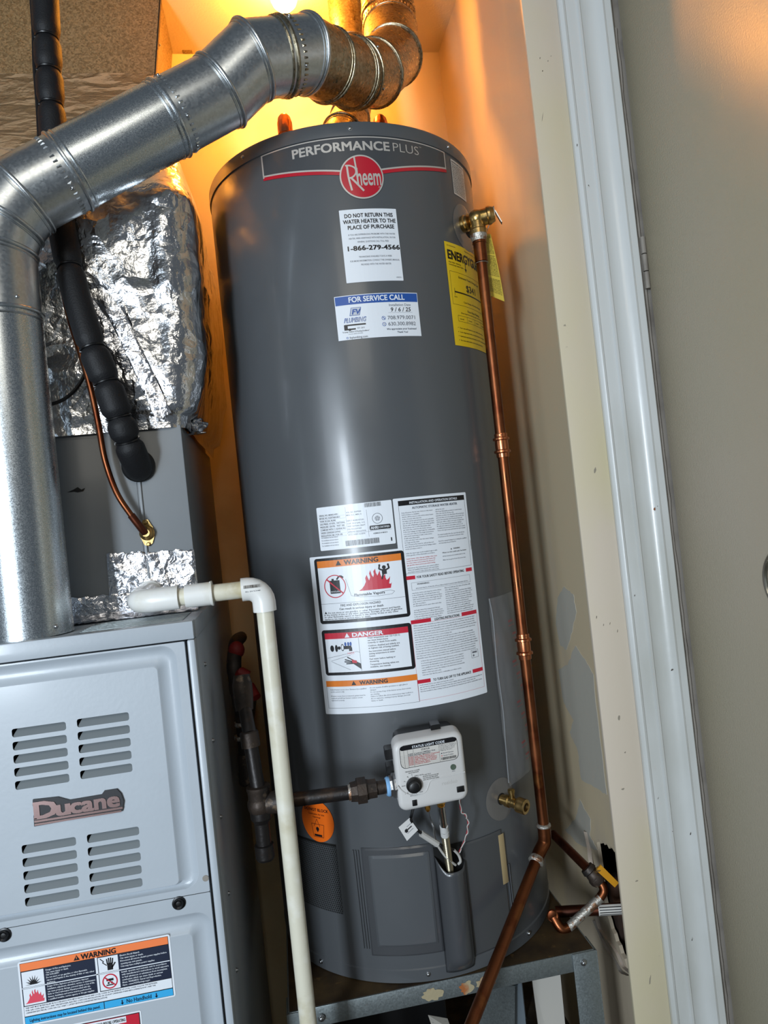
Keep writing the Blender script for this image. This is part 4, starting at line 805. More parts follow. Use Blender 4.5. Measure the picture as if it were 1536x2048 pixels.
for a, b_ in (((-.013, -.006), (-.010, -.028)), ((-.010, -.028), (.012, -.028)), ((.012, -.028), (.015, -.006)), ((.015, -.006), (-.013, -.006)), ((-.007, -.010), (0, .003)), ((0, .003), (.006, -.010))): L.line((cx+a[0], cz+a[1]), (cx+b_[0], cz+b_[1]), .0007, 'ink_black', 1)
L.disc(cx, cz-.014, .0034, 'ink_black', 1, n=14); L.poly([(cx-.0034, cz-.015), (cx+.0034, cz-.015), (cx, cz-.020)], 'ink_black', 1); L.rect(cx-.008, cz-.027, cx+.009, cz-.0235, 'ink_black', 1)
L.build('round_warning_sticker', wh)
# ---- burner access cover with hose channel
def cplate(mb, a0, a1, z0, z1, r0, r1, chamfer=.003, na=None, mi=0):
    na = na or max(2, int(abs(a1-a0)/1.5)); rim = [(0, r0), (0, r1-chamfer*.5), (chamfer, r1)]
    c0 = math.degrees(chamfer/HR); A_ = [(a0, 0), (a0+c0, 1)]+[(a0+c0+(a1-a0-2*c0)*i/na, 1) for i in range(1, na)]+[(a1-c0, 1), (a1, 0)]
    Z_ = [(z0, 0), (z0+chamfer, 1), (z1-chamfer, 1), (z1, 0)]; vs = []
    for z, kz in Z_:
        for a, ka in A_: vs.append(hp(a, z, r1 if (kz and ka) else r1-chamfer*.6))
    W2 = len(A_); fs = [(j*W2+i, j*W2+i+1, (j+1)*W2+i+1, (j+1)*W2+i) for j in range(3) for i in range(W2-1)]
    n0 = len(vs); vs += [hp(a, z0, r0) for a, _ in A_]+[hp(a, z1, r0) for a, _ in A_]+[hp(a0, z, r0) for z, _ in Z_]+[hp(a1, z, r0) for z, _ in Z_]
    for i in range(W2-1): fs.append((n0+i, n0+i+1, i+1, i)); fs.append((3*W2+i, 3*W2+i+1, n0+W2+i+1, n0+W2+i))
    b0 = n0+2*W2
    for j in range(3): fs.append((b0+j+1, b0+j, j*W2, (j+1)*W2)); fs.append(((j)*W2+W2-1, b0+4+j, b0+4+j+1, (j+1)*W2+W2-1))
    mb.add(vs, fs, mi); return mb
cov = MB(); cplate(cov, -26.4, -.2, .497, .676, .0002, .0035); cplate(cov, 10.5, 28.2, .476, .664, .0002, .0035)
oc = cov.build('access_cover', M['heater_grey_dark'], wh, sharp=25)
cplate(MB(), -23.6, -2.0, .514, .665, .0035, .0070, .004).build('raised_panel', M['heater_grey'], oc, sharp=25)
cplate(MB(), -22.6, -3.4, .521, .658, .0068, .0058, .001).build('panel_face', M['heater_grey'], oc, sharp=25)
for a in (-29.6, -28.6, -27.6): MB().tube([hp(a+.3*t, .672-.165*t, .0014) for t in [k/8 for k in range(9)]], .0012, 6).build('pressed_rib', M['heater_grey'], wh)
for a in (29.6, 30.6): MB().tube([hp(a, .60-.11*t, .0012) for t in [k/8 for k in range(9)]], .0011, 6).build('pressed_rib', M['heater_grey'], wh)
# channel that covers the gas hose: bowed out half round with open scooped top
ch = MB(); na = 22; nz2 = 24; vs = []
for j in range(nz2+1):
    for i in range(na+1):
        t = i/na; a = -.2+10.9*t; zt_ = .6335+.021*max(0, 1-t*3.6)**1.5+.006*max(0, (t-.8)*5)
        z = .462+(zt_-.462)*j/nz2; pr_ = math.sin(math.pi*t)**.55; fade = min(1, (z-.455)/.03)
        vs.append(hp(a, z, .0012+.026*pr_*fade))
W2 = na+1; ch.add(vs, [(j*W2+i, j*W2+i+1, (j+1)*W2+i+1, (j+1)*W2+i) for j in range(nz2) for i in range(na)])
co_ = ch.build('hose_channel', M['heater_grey_dark'], oc, sharp=40, recalc=False); sd_ = co_.modifiers.new('s', 'SOLIDIFY'); sd_.thickness = .0012
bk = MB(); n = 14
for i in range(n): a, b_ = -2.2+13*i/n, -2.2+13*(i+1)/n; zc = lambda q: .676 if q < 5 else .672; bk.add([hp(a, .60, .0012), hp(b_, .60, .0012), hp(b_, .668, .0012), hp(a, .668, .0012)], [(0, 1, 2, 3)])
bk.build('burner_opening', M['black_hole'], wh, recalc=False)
cplate(MB(), 26.2, 28.9, .5725, .6570, .0036, .0040, .0002, 2).build('tape_strip', M['beige_tape'], wh)
# fibreglass plastic escutcheons
def disc_on_heater(deg, z, r, name, m, t=.0012, ry=None):
    mb = MB(); vs = []; n = 40; k = 6; ry = ry or r
    for j in range(k+1):
        for i in range(n): a = 2*math.pi*i/n; q = j/k; vs.append(hf(A(deg)+r*q*math.cos(a), z+ry*q*math.sin(a), t if j < k else t*.2))
    mb.add(vs, [(j*n+i, j*n+(i+1) % n, (j+1)*n+(i+1) % n, (j+1)*n+i) for j in range(k) for i in range(n)]+[tuple(range(n))]); return mb.build(name, m, wh, recalc=False)
disc_on_heater(49.2, 1.7400, .044, 'valve_escutcheon', M['plastic_disc']); disc_on_heater(30.5, .7130, .036, 'valve_escutcheon', M['plastic_disc'])
disc_on_heater(51.2, 1.7418, .018, 'valve_opening', M['black_hole'], .0022); disc_on_heater(30.5, .7130, .011, 'valve_opening', M['black_hole'], .0022)
# nipples on the lid
for x, y, zt_ in ((-.100, 0, 2.066), (.098, 0, 2.060)):
    h = zt_-1.893; MB().lathe((x, y, 1.893), (0, 0, 1), [(0, .0135), (h-.045, .0135), (h-.044, .0155), (h-.020, .0155), (h-.019, .0148), (h-.010, .0130), (h-.004, .0085), (h, .002)], 24).build('copper_nipple', M['copper_bright'], wh)
# ---- combustion gas control
vc = thing('gas_control_valve', (-.005, -.30, .81), 'white plastic gas control box with black dial on the water heater front', 'gas valve')
vy = -.350; vcen = Vector((-.006, vy, .826)); tl = R_(-4.2)
def gf(u, v, o): # local frame of the box face, gently rotated about the vertical
    return vcen+Vector((math.cos(tl)*u-math.sin(tl)*(-o), math.sin(tl)*u*-1-math.cos(tl)*o, v))
body = MB(); n = 0; rings = [(0, .0), (.0, .030), (.001, .0335), (.003, .0362), (.006, .0378)]; base = rrect(-.056, -.0535, .056, .0535, .013, 6); vs = []
for ins, o in [(0, -.030), (0, 0)]+[(.0008, .003), (.003, .0058), (.0065, .0075)]:
    q = rrect(-.056+ins, -.0535+ins, .056-ins, .0535-ins, .013-ins*.5, 6); vs += [gf(u, v, o) for u, v in q]
m_ = len(base); body.add(vs, [(i*m_+k, i*m_+(k+1) % m_, (i+1)*m_+(k+1) % m_, (i+1)*m_+k) for i in range(4) for k in range(m_)]+[tuple(4*m_+k for k in range(m_)), tuple(reversed(range(m_)))])
body.build('housing', M['valve_white'], vc, sharp=45)
MB().prism(rrect(-.050, -.046, .050, .050, .01, 3), gf, -.07, -.0295).build('mounting_bracket', M['valve_black'], vc)
for (u, v) in ((-.060, .028), (-.060, .002), (.018, .0535)): MB().prism(rrect(u-.008, v-.008, u+.008, v+.008, .002, 2), gf, -.045, -.02).build('wiring_clip', M['valve_black'], vc)
L = Print(gf, su=.05, base=.0077, step=.00015)
L.rrect(-.0465, .0115, .0465, .0465, .008, 'ink_black', 0); L.rrect(-.0457, .0123, .0457, .0457, .0075, 'ink_silver', 1); L.rrect(-.0457, .0390, .0457, .0457, .0040, 'ink_black', 2)
L.text('STATUS LIGHT CODE', -.026, .026, .0403, .0037, 'ink_white', 3, .03)
L.text('STATUS', -.012, .001, .0348, .0025, 'ink_black', 3, .03); L.rect(.0160, .0125, .0163, .0390, 'ink_black', 2); L.rect(-.0250, .0125, -.0247, .0390, 'ink_black', 2); L.rect(-.0340, .0125, -.0337, .0390, 'ink_black', 2); L.rect(-.0400, .0125, -.0397, .0390, 'ink_black', 2)
for i, t in enumerate(('Control Off/Pilot Out', 'Normal Operation', 'Low Gas Pressure Detected', 'Weak Pilot Generator', 'High Water Temperature', 'Sensor Failure Lockout', 'Flammable Vapor Found', 'Control Failure')):
    z = .0312-i*.0023; c = 'ink_navy' if i < 2 else 'ink_redsalmon'; L.text(t, -.0238, -.0238+len(t)*.0016, z, .0018, c, 3, .03); L.text('FLASH' if i > 1 else 'OFF', -.0332, -.0258, z, .0018, c, 3, .03); L.rect(-.0457, z-.0004, .0160, z-.0003, 'ink_black', 2)
L.para(['If light is not blinking or', 'is on steady see manual and', 'turn the knob to off then', 'wait five minutes before', 'relighting the pilot'], .0175, .0440, .0382, .0014, .0021, 'ink_grey', 3, .02)
for z, c, t in ((.0238, 'ink_navy', 'Normal Operation'), (.0200, 'ink_redsalmon', 'System Problem')): L.disc(.0195, z+.0008, .0009, c, 3, n=10); L.text(t, .0218, .0385, z, .0019, 'ink_grey', 3, .02)
barcode(L, .0180, .0425, .0142, .0182, 'ink_black', 3, 2)
L.text('TURN KNOB FULLY CLOCKWISE', -.0410, -.0180, .0055, .0018, 'ink_black', 0, .02); L.text('FOR HOTTER WATER', -.0360, -.0200, .0028, .0018, 'ink_black', 0, .02)
for i, t in enumerate(('TO LIGHT PILOT:', 'SEE INSTRUCTIONS ON THE LABEL', 'HOLD KNOB AND PRESS IGNITER', 'UNTIL THE STATUS LIGHT BLINKS')): L.text(t, -.0140, -.0140+len(t)*.00088, -.0035-i*.0026, .0015, 'ink_black', 0, .02)
kc = (-.0295, -.0150)
for k, t in enumerate(('PILOT', 'OFF', 'VAC', 'LOW', 'HOT', 'A', 'B', 'C', 'VERY HOT')):
    a = R_((-80, -50, -108, -140, 175, 150, 120, 95, 55)[k]); u, v = kc[0]+.0162*math.cos(a), kc[1]+.0162*math.sin(a); L.text(t, u-.0009*len(t), u+.0009*len(t), v-.001, .0016, 'ink_black', 0, .03); L.line((kc[0]+.0132*math.cos(a), kc[1]+.0132*math.sin(a)), (kc[0]+.0145*math.cos(a), kc[1]+.0145*math.sin(a)), .0004, 'ink_black', 0)
L.text('STATUS', .0330, .0380, -.0065, .0016, 'ink_grey', 0, .02)
L.text('resideo', .0150, .0400, -.0240, .0058, 'ink_offwhite', 0, .01)
L.build('control_label', vc)
MB().lathe(gf(kc[0], kc[1], .0072), gf(0, 0, 1)-gf(0, 0, 0), [(0, .0122), (.004, .0118), (.0055, .0095), (.0065, .0085), (.0135, .0075), (.0142, .006)], 32).build('dial', M['valve_black'], vc)
MB().lathe(gf(.0355, .0005, .0074), gf(0, 0, 1)-gf(0, 0, 0), [(0, .0045), (.0006, .0045), (.0010, .0040), (.0006, .0015)], 20).build('status_light', M['sensor_disc'], vc)
sw = MB(); P = spline([gf(u, v, .0078) for u, v in ((.0535, -.0100), (.028, -.0115), (.004, -.0125), (-.004, -.0150), (-.008, -.0230), (-.013, -.0290), (-.022, -.0310), (-.036, -.0290), (-.047, -.022), (-.0545, -.012))], 5)
sw.tube(P, .0009, 6).build('moulded_ridge', M['valve_white'], vc)
for (u, v, w_, h) in ((-.0360, -.0465, .0085, .0090), (.0365, -.0395, .0130, .0090)): MB().box(gf(u, v, -.006), gf(u+w_, v+h, .0092), .0006).build('connector_socket', M['valve_black'], vc)
# inlet boss, blue sealant, brass outlets
pin = gf(-.056, -.022, -.012); pin = Vector((pin.x, -.338, .807))
MB().lathe(pin+Vector((.006, 0, 0)), (-1, 0, 0), [(0, .020), (.010, .020), (.0125, .017), (.016, .0165)], 8).build('inlet_boss', M['aluminium'], vc, sharp=20)
MB().lathe(pin+Vector((-.0095, 0, 0)), (-1, 0, 0), [(0, .0145), (.003, .0150), (.006, .0135)], 20).build('thread_sealant', mat('sealant_blue', '7fb0dc', .5), vc)
gout = gf(.012, -.0535, -.012); pout = gf(-.010, -.0535, -.012)
MB().lathe(gout+Vector((0, 0, .004)), (0, 0, -1), [(0, .0072), (.008, .0075), (.012, .006)], 6).build('outlet_nut', M['brass_bright'], vc, sharp=20)
MB().lathe(pout+Vector((0, 0, .004)), (0, 0, -1), [(0, .0042), (.013, .0045), (.016, .0035), (.018, .002)], 6).build('pilot_nut', M['brass_bright'], vc, sharp=20)
# ---- hoses and wires below the valve (hang from it)
def onheater(px, py, o=.02):
    d = ray(px, py); R = HR+o; a = d.x**2+d.y**2; b_ = 2*(CAM.x*d.x+CAM.y*d.y); q = CAM.x**2+CAM.y**2-R*R; s2 = (-b_-math.sqrt(b_*b_-4*a*q))/(2*a); return CAM+d*s2
g0 = gout+Vector((0, 0, -.008)); g1 = onheater(899, 1735, .014)
hs = thing('flexible_gas_hose', g0, 'corrugated silver gas tube dropping from brass nut into the burner cover', 'gas hose'); dv = (g1-g0)
MB().cyl(g0, g0+dv*.33, .0058, n=20).build('sleeve', M['chrome'], hs)
MB().cyl(g0+dv*.32, g0+dv*.395, .0068, n=20).build('marked_band', M['valve_white'], hs); MB().cyl(g0+dv*.405, g0+dv*.47, .0070, n=20).build('marked_band', M['valve_white'], hs)
L = Print(lambda u, v, o: g0+dv*v+Vector((math.sin(u)*(.0068+o), -math.cos(u)*(.0068+o), 0)), su=.3, base=.0003)
for (u, v) in ((.0, .335), (-.7, .425), (.35, .425)): L.rect(u, v, u+.55, v+.03, 'ink_black', 0)
L.build('band_print', hs)
st_ = g0+dv*.46; en = g1+dv*.20; n = 26; prof = []
for k in range(n): t = (en-st_).length*k/n; prof += [(t, .0052), (t+(en-st_).length/n*.5, .0066)]
MB().lathe(st_, dv, prof, 16).build('corrugated_tube', mat('hose_steel', 'a59c86', .32, 1), hs, sharp=60)
p0 = pout+Vector((0, 0, -.011)); pt = thing('pilot_tube', p0, 'thin grey pilot tube under the control box beside the gas hose', 'pilot tube')
MB().tube(spline([p0, onheater(861, 1640, .04), onheater(867, 1655, .04), onheater(869, 1672, .036), onheater(876, 1692, .03), onheater(893, 1722, .018), onheater(898, 1745, .012)]), .0016, 8).build('tube', M['aluminium'], pt)
s0 = gf(.044, -.0390, .0); wv = thing('sensor_wires', s0, 'twisted red and white wires looping from the control box to the burner cover', 'wire')
wp = [s0, onheater(921, 1618, .05), onheater(932, 1632, .045), onheater(936, 1648, .04), onheater(932, 1672, .032), onheater(924, 1692, .025), onheater(917, 1706, .018)]
MB().tube(spline(wp), .0010, 6).build('red_wire', M['wire_red'], wv); MB().tube(spline([Vector(p)+Vector((.0014*math.cos(i*1.7), -.0015, .0014*math.sin(i*2.1))) for i, p in enumerate(spline(wp, 4))], 3), .0009, 6).build('white_wire', M['wire_white'], wv)
s0 = gf(-.032, -.0465, .002); wb = thing('black_ground_wire', s0, 'black wire with a folded white tag and grey connector under the control box', 'wire')
MB().tube(spline([s0, onheater(823, 1630, .05), onheater(822, 1640, .05), onheater(830, 1655, .045), onheater(842, 1666, .04)]), .0024, 8).build('upper_wire', M['wire_black'], wb)
def flag(name, pts, o, m, t=.0008):
    P = [onheater(a, b_, o) for a, b_ in pts]; n_ = Vector((0, -1, 0)); MB().add(P+[q-n_*t for q in P], [(0, 1, 2, 3), (7, 6, 5, 4)]+[(i, (i+1) % 4, 4+(i+1) % 4, 4+i) for i in range(4)]).build(name, m, wb, sharp=10); return P
FP = flag('tag', [(797, 1655), (819, 1636), (836, 1660), (814, 1682)], .051, M['valve_white'])
L = Print(lambda u, v, o: (FP[0]*(1-u)+FP[3]*u)*(1-v)+(FP[1]*(1-u)+FP[2]*u)*v+Vector((0, -.0006-o, 0)), su=.5, base=.0002)
L.rect(.45, .2, .52, .8, 'ink_black', 0); L.rect(.38, .25, .6, .42, 'ink_black', 0); L.rect(.65, .3, .68, .8, 'ink_grey', 0); L.rect(.3, .5, .33, .9, 'ink_grey', 0); L.build('tag_print', wb)
a_, b_ = onheater(842, 1667, .040), onheater(875, 1688, .032); MB().cyl(a_, b_, .0050, .0054, 10).build('crimp_connector', M['wire_white'], wb)
MB().tube(spline([onheater(875, 1686, .034), onheater(893, 1694, .03), onheater(908, 1700, .026), onheater(917, 1712, .020), onheater(920, 1722, .018), onheater(916, 1729, .014)]), lambda i: .0017, 8).build('lower_wire', M['wire_black'], wb)
MB().tube(spline([onheater(908, 1700, .0262), onheater(917, 1710, .022), onheater(921, 1722, .020), onheater(917, 1728, .016)]), .0022, 8).build('white_sleeve', M['wire_white'], wb)
MB().tube(spline([onheater(874, 1689, .034), onheater(884, 1704, .029), onheater(895, 1717, .028), onheater(911, 1730, .017)]), .0020, 8).build('white_sleeve', M['wire_white'], wb)
# ---- drain valve
c0 = hp(30.5, .7130, 0); rd = Vector((math.sin(R_(30.5)), -math.cos(R_(30.5)), 0))
dv_ = thing('drain_valve', c0, 'brass drain valve with round hose outlet low on the heater right side', 'drain valve')
MB().lathe(c0, rd, [(0, .0085), (.012, .0085), (.013, .0105), (.020, .0105), (.022, .0085), (.036, .0085)], 20).build('body', M['brass'], dv_, sharp=30)
hd = (rd+Vector((.25, -.1, -.15))).normalized(); hc = c0+rd*.026
MB().lathe(hc, hd, [(0, .0088), (.010, .0090), (.011, .0128), (.015, .0132), (.017, .0128), (.026, .0128), (.0275, .0115), (.027, .0075), (.020, .0070)], 24).build('hose_outlet', M['brass'], dv_, sharp=30)
MB().lathe(hc+hd*.0205, hd, [(0, .0068), (.001, .0068)], 16).build('outlet_bore', M['black_hole'], dv_)
MB().lathe(hc+Vector((0, 0, .006)), (0, 0, 1), [(0, .005), (.010, .005), (.011, .0062), (.016, .0062), (.0175, .004)], 14).build('stem_screw', M['brass'], dv_, sharp=30)
# ---- clear document bag
bg = thing('document_bag', hp(44, .9), 'clear plastic manual bag with red printing hung on heater right side', 'bag')
vs = []; nu, nv = 12, 24
for j in range(nv+1):
    for i in range(nu+1):
        u, v = i/nu, j/nv; P = hp(35.2+19.5*u-1.2*v*0, 1.060-.332*v, .0015+.0035*abs(fnoise((u*2, v*5, 3), 1.5))+.004*math.sin(math.pi*u)*math.sin(math.pi*v)); vs.append(P)
W2 = nu+1; MB().add(vs, [(j*W2+i, j*W2+i+1, (j+1)*W2+i+1, (j+1)*W2+i) for j in range(nv) for i in range(nu)]).build('film', M['plastic_clear'], bg, recalc=False)
MB().tube(spline([hp(35.2, 1.06, .004), hp(36, 1.02, .0045), hp(35.5, .94, .004), hp(36, .86, .0045), hp(35.4, .80, .004), hp(34.8, .735, .004)], 5), .0010, 6).build('rolled_edge', mat('plastic_edge', 'b5bbc0', .3, alpha=.22), bg)
L = Print(lambda u, v, o: hp(35+u/HR*57.3, v, .009+o)); rnd = random.Random(5)
for k in range(11):
    u = .045+(k % 3)*.011; L.text(rnd.choice(('KEEP', 'WARNING', 'OWNER', 'MANUAL', 'SAVE')), u, u+.016, 1.01-k*.0245, .0042, 'ink_redsalmon', 0, .04)
    L.text(rnd.choice(('instructions', 'plastic bag', 'suffocation')), u, u+.022, 1.003-k*.0245, .0022, 'ink_redsalmon', 0, .02)
L.build('bag_print', bg)
# ================================================================== relief valve and copper discharge pipe
PX, PY = .2155, -.200
tp_ = thing('relief_valve', (PX, PY, 1.742), 'brass temperature relief valve with lever on upper right of heater', 'relief valve')
c0 = hp(51.2, 1.7418, 0); cb = Vector((PX, PY, 1.746)); dr_ = Vector(((cb-c0).x, (cb-c0).y, 0)).normalized(); axv = Vector((.93, -.30, .10)).normalized()
pj = atY(931, 455, -.178); c0 = Vector((.197, -.182, 1.744)); e0 = cb
MB().lathe(c0-axv*.006, e0-c0, [(0, .0145), (.010, .0155), (.012, .0130), (.016, .0130), (.018, .0150)], 24).build('inlet', M['brass'], tp_, sharp=30)
MB().sphere(cb, .0165, (1, 1, 1.0)).build('body', M['brass'], tp_)
MB().lathe(cb, (0, 0, -1), [(0, .0140), (.020, .0145), (.022, .0160), (.030, .0160)], 20).build('outlet', M['brass'], tp_, sharp=30)
MB().lathe(cb+axv*.002, axv, [(0, .0145), (.016, .0145), (.018, .0165), (.022, .0165), (.024, .0150), (.030, .0125)], 24).build('spring_bonnet', M['brass'], tp_, sharp=30)
lv = cb+axv*.030; upv = Vector((0, 0, 1)); sv = axv.cross(upv).normalized()
def lf(u, v, o): return lv+sv*u+upv*v+axv*o
MB().prism(rrect(-.0085, -.012, .0085, .013, .005, 4), lf, .001, .003).build('lever_plate', M['zinc_screw'], tp_, sharp=30)
MB().add([lf(-.006, .004, .003), lf(.006, .004, .003), lf(.006, -.020, .013), lf(-.006, -.020, .013), lf(-.006, .004, .005), lf(.006, .004, .005), lf(.006, -.020, .0145), lf(-.006, -.020, .0145)], [(3, 2, 1, 0), (4, 5, 6, 7), (0, 1, 5, 4), (1, 2, 6, 5), (2, 3, 7, 6), (3, 0, 4, 7)]).build('test_lever', M['zinc_screw'], tp_, sharp=20)
tg = thing('valve_tag', lv, 'yellow printed warning tag hanging behind the copper pipe from the relief valve', 'tag')
TQ = [atY(958, 470, -.185), atY(981, 468, -.185), atY(1009, 603, -.180), atY(977, 590, -.180)]
def tf(u, v, o): return (TQ[0]*(1-u)+TQ[1]*u)*(1-v)+(TQ[3]*(1-u)+TQ[2]*u)*v+Vector((-.15, -1, 0))*o+Vector((0, -.004*math.sin(v*3.1), 0))
mb = MB(); n = 10
for i in range(n): a, b_ = i/n, (i+1)/n; mb.add([tf(0, a, 0), tf(1, a, 0), tf(1, b_, 0), tf(0, b_, 0), tf(0, a, -.0006), tf(1, a, -.0006), tf(1, b_, -.0006), tf(0, b_, -.0006)], [(0, 1, 2, 3), (7, 6, 5, 4), (0, 3, 7, 4), (1, 5, 6, 2)])
mb.build('card', M['ink_tagyellow'], tg, recalc=False)
L = Print(lambda u, v, o: tf(u, 1-v, o), su=.5, base=.0004)
rnd = random.Random(8)
for i in range(44):
    v = .96-i*.0205
    if i in (14, 31, 32): continue
    t = ' '.join(rnd.choice(words) for _ in range(6))[:26]; L.text(t.upper() if i < 3 or 32 < i < 37 else t, .07, .07+.86*len(t)/26, v, .0145, 'ink_black', 0, .019, res=1)
L.build('tag_print', tg)
MB().tube([lf(0, .006, .004), tf(.5, .02, .003)], .0006, 6).build('tie', M['zinc_screw'], tg)
cp = thing('copper_discharge_pipe', (PX, PY, 1.2), 'long vertical copper discharge pipe running down the right side of the heater', 'pipe')
r = .0097; zt = 1.716; zE = atY(1088, 1655, PY).z
eb = atY(1084, 1692, PY); zc1 = atY(993, 868, PY).z; zc2 = atY(1002, 915, PY).z; zc3 = atY(1042, 1268, PY).z; zc4 = atY(1049, 1318, PY).z
def vp(z): return Vector((PX, PY, z))
MB().lathe(vp(zt+.004), (0, 0, -1), [(0, .0150), (.006, .0155), (.012, .0140), (.016, .0125)], 20).build('taped_joint', M['solder'], cp)
MB().lathe(vp(zt-.010), (0, 0, -1), [(0, .0125), (.006, .0128), (.007, .0117), (.040, .0117), (.041, .0100)], 24).build('adapter', M['copper_old'], cp, sharp=30)
MB().tube([vp(zt-.052), vp(zt-.0525)], .0125, 12).build('solder_ring', M['solder'], cp)
MB().cyl(vp(zt-.04), vp(zc1), r, n=28).build('pipe_length', M['copper_bright'] if False else M['copper_old'], cp); MB().cyl(vp(zc2), vp(zc3), r, n=28).build('pipe_length', M['copper_dark'] if False else M['copper_old'], cp)
MB().cyl(vp(zc4), vp(zE), r, n=28).build('pipe_length', M['copper_old'], cp)
def coupling(z0, z1):
    h = z0-z1; MB().lathe(vp(z0), (0, 0, -1), [(0, .0112), (h*.06, .0118), (h*.12, .0113), (h*.16, .0118), (h*.19, .0148), (h*.27, .0150), (h*.30, .0118), (h*.50, .0121), (h*.68, .0118), (h*.72, .0148), (h*.80, .0150), (h*.84, .0116), (h, .0112)], 28).build('press_coupling', M['copper_bright'], cp, sharp=40)
coupling(zc1, zc2); coupling(zc3, zc4)
low = atD(940, 2056, 1.05); ld_ = (low-eb).normalized(); eb0 = vp(zE-.004)
d0 = Vector((0, 0, -1)); ep = [eb0]+[eb0.lerp(eb, .5)]
P = spline([vp(zE+.006), vp(zE-.012), vp(eb.z+.008).lerp(eb, .3), eb+ld_*.012, eb+ld_*.030], 6)
MB().tube(P, .0116, 24).build('elbow', M['copper_old'], cp)
MB().lathe(vp(zE+.008), (0, 0, -1), [(0, .0100), (.002, .0128), (.005, .0130), (.007, .0116)], 20).build('solder_ring', M['solder'], cp)
MB().lathe(eb+ld_*.024, ld_, [(0, .0118), (.003, .0136), (.009, .0138), (.012, .0105)], 20).build('solder_ring', M['solder'], cp)
MB().cyl(eb+ld_*.030, eb+ld_*((low-eb).length+.25), r, n=28).build('slanting_pipe', M['copper_old'], cp)

# ================================================================== heater stand
sd = thing('heater_stand', (0, 0, 0), 'galvanized steel stand with rusty top tray carrying the water heater', 'stand')
SX0, SX1, SY0, SY1 = -.262, .258, -.264, .262
MB().box((SX0, SY0+.002, .4435), (SX1, SY1, .4490), .0008).build('top_tray', M['tray_rust'], sd)
MB().box((SX0, SY0-.002, .4180), (SX1, SY0+.001, .4492), .0008).build('front_rail', M['stand_steel'], sd)
MB().box((SX1-.001, SY0+.002, .4180), (SX1+.002, SY1, .4488), .0008).build('side_rail', M['stand_steel'], sd); MB().box((SX0-.002, SY0+.002, .4180), (SX0+.001, SY1, .4488), .0008).build('side_rail', M['stand_steel'], sd); MB().box((SX0, SY1-.001, .4180), (SX1, SY1+.002, .4488), .0008).build('rear_rail', M['stand_steel'], sd)
for sx, x in ((1, SX0), (-1, SX1)):
    for sy, y in ((1, SY0), (-1, SY1)):
        lg = MB().box((x-.003*sx, y-.0045*sy, 0), (x+.040*sx, y-.0022*sy, .4485), .0006); lg.box((x-.0045*sx, y-.0045*sy, 0), (x-.0022*sx, y+.040*sy, .4475), .0006); q = lg.build('leg', M['stand_steel'], sd)
for x in (-.212, .236): screw(sd, (x, SY0-.0045, .4325), (0, -1, 0), .0045)
L = Print(lambda u, v, o: Vector((u, SY0-.0021-o, v)), su=.1); rnd = random.Random(6)
for (u, w_) in ((-.028, .030), (.030, .020), (.062, .030)):
    pts = []; 
    for k in range(22): a = 2*math.pi*k/22; rr = 1+.28*rnd.uniform(-1, 1); pts.append((u+w_*.55*rr*math.cos(a), max(.4185, min(.4488, .431+.010*rr*math.sin(a)))))
    L.concave(pts, 'rail_stain', 0)
L.build('rust_stain', sd, kind='stuff')

# ================================================================== condensate drain in white plastic
dz = thing('condensate_drain_pipe', (-.412, -.35, 1.137), 'white plastic condensate drain pipe from coil case elbowing down beside the heater', 'pipe')
DY = -.375; DZ = atY(420, 1187, DY).z; r = .0125
MB().lathe((-.4105, -.2535, DZ+.004), (0, -1, 0), [(0, .0195), (.006, .0195), (.008, .017), (.012, .0165)], 24).build('wall_collar', M['pvc_fitting'], dz, sharp=30)
Xe = -.389
E1_ = [Vector((-.4105, -.262, DZ+.003)), Vector((-.4105, DY+.045, DZ+.002))]+[Vector((-.4105+.030*(1-math.cos(a)), DY+.030-.030*math.sin(a), DZ)) for a in [R_(15*k) for k in range(1, 7)]]+[Vector((atY(357, 1188, DY).x, DY, DZ))]
MB().tube(E1_, .0172, 24).build('elbow', M['pvc_fitting'], dz, sharp=50)
xa = [atY(x, 1187, DY).x for x in (357, 370, 423, 484, 548)]
MB().cyl((xa[0]-.005, DY, DZ), (xa[4]-.02, DY, DZ), r, n=28).build('horizontal_pipe', M['pvc_pipe'], dz)
MB().lathe((xa[1], DY, DZ), (1, 0, 0), [(0, .0135), (.0004, .0168), (xa[2]-xa[1]-.0015, .0170), (xa[2]-xa[1], .0182), (xa[2]-xa[1]+.002, .0182), (xa[2]-xa[1]+.0024, .0135)], 28).build('coupling', M['pvc_fitting'], dz, sharp=30)
Vx = atY(530, 1222, DY).x; q = [Vector((xa[3], DY, DZ)), Vector((Vx-.022, DY, DZ))]+[Vector((Vx-.022+.022*math.sin(R_(15*k)), DY, DZ-.022+.022*math.cos(R_(15*k)))) for k in range(1, 7)]+[Vector((Vx, DY, atY(530, 1222, DY).z))]
MB().tube(q, .0170, 28).build('elbow', M['pvc_fitting'], dz, sharp=50)
MB().cyl((Vx, DY, q[-1].z+.005), (Vx, DY, 0), r, n=28).build('vertical_pipe', M['pvc_pipe'], dz)
L = Print(lambda u, v, o: Vector((u, DY-(.0171+o)*math.cos((v-DZ)/.0171), DZ+(.0171+o)*math.sin((v-DZ)/.0171))), su=.05, base=.0003); barcode(L, xa[3]+.004, xa[3]+.028, DZ+.002, DZ+.0065, 'ink_black', 0, 3); L.text('ELL 3/4 SCH40', xa[3]+.006, xa[3]+.027, DZ-.0035, .0018, 'ink_grey', 0, .01); L.build('printed_barcode', dz)

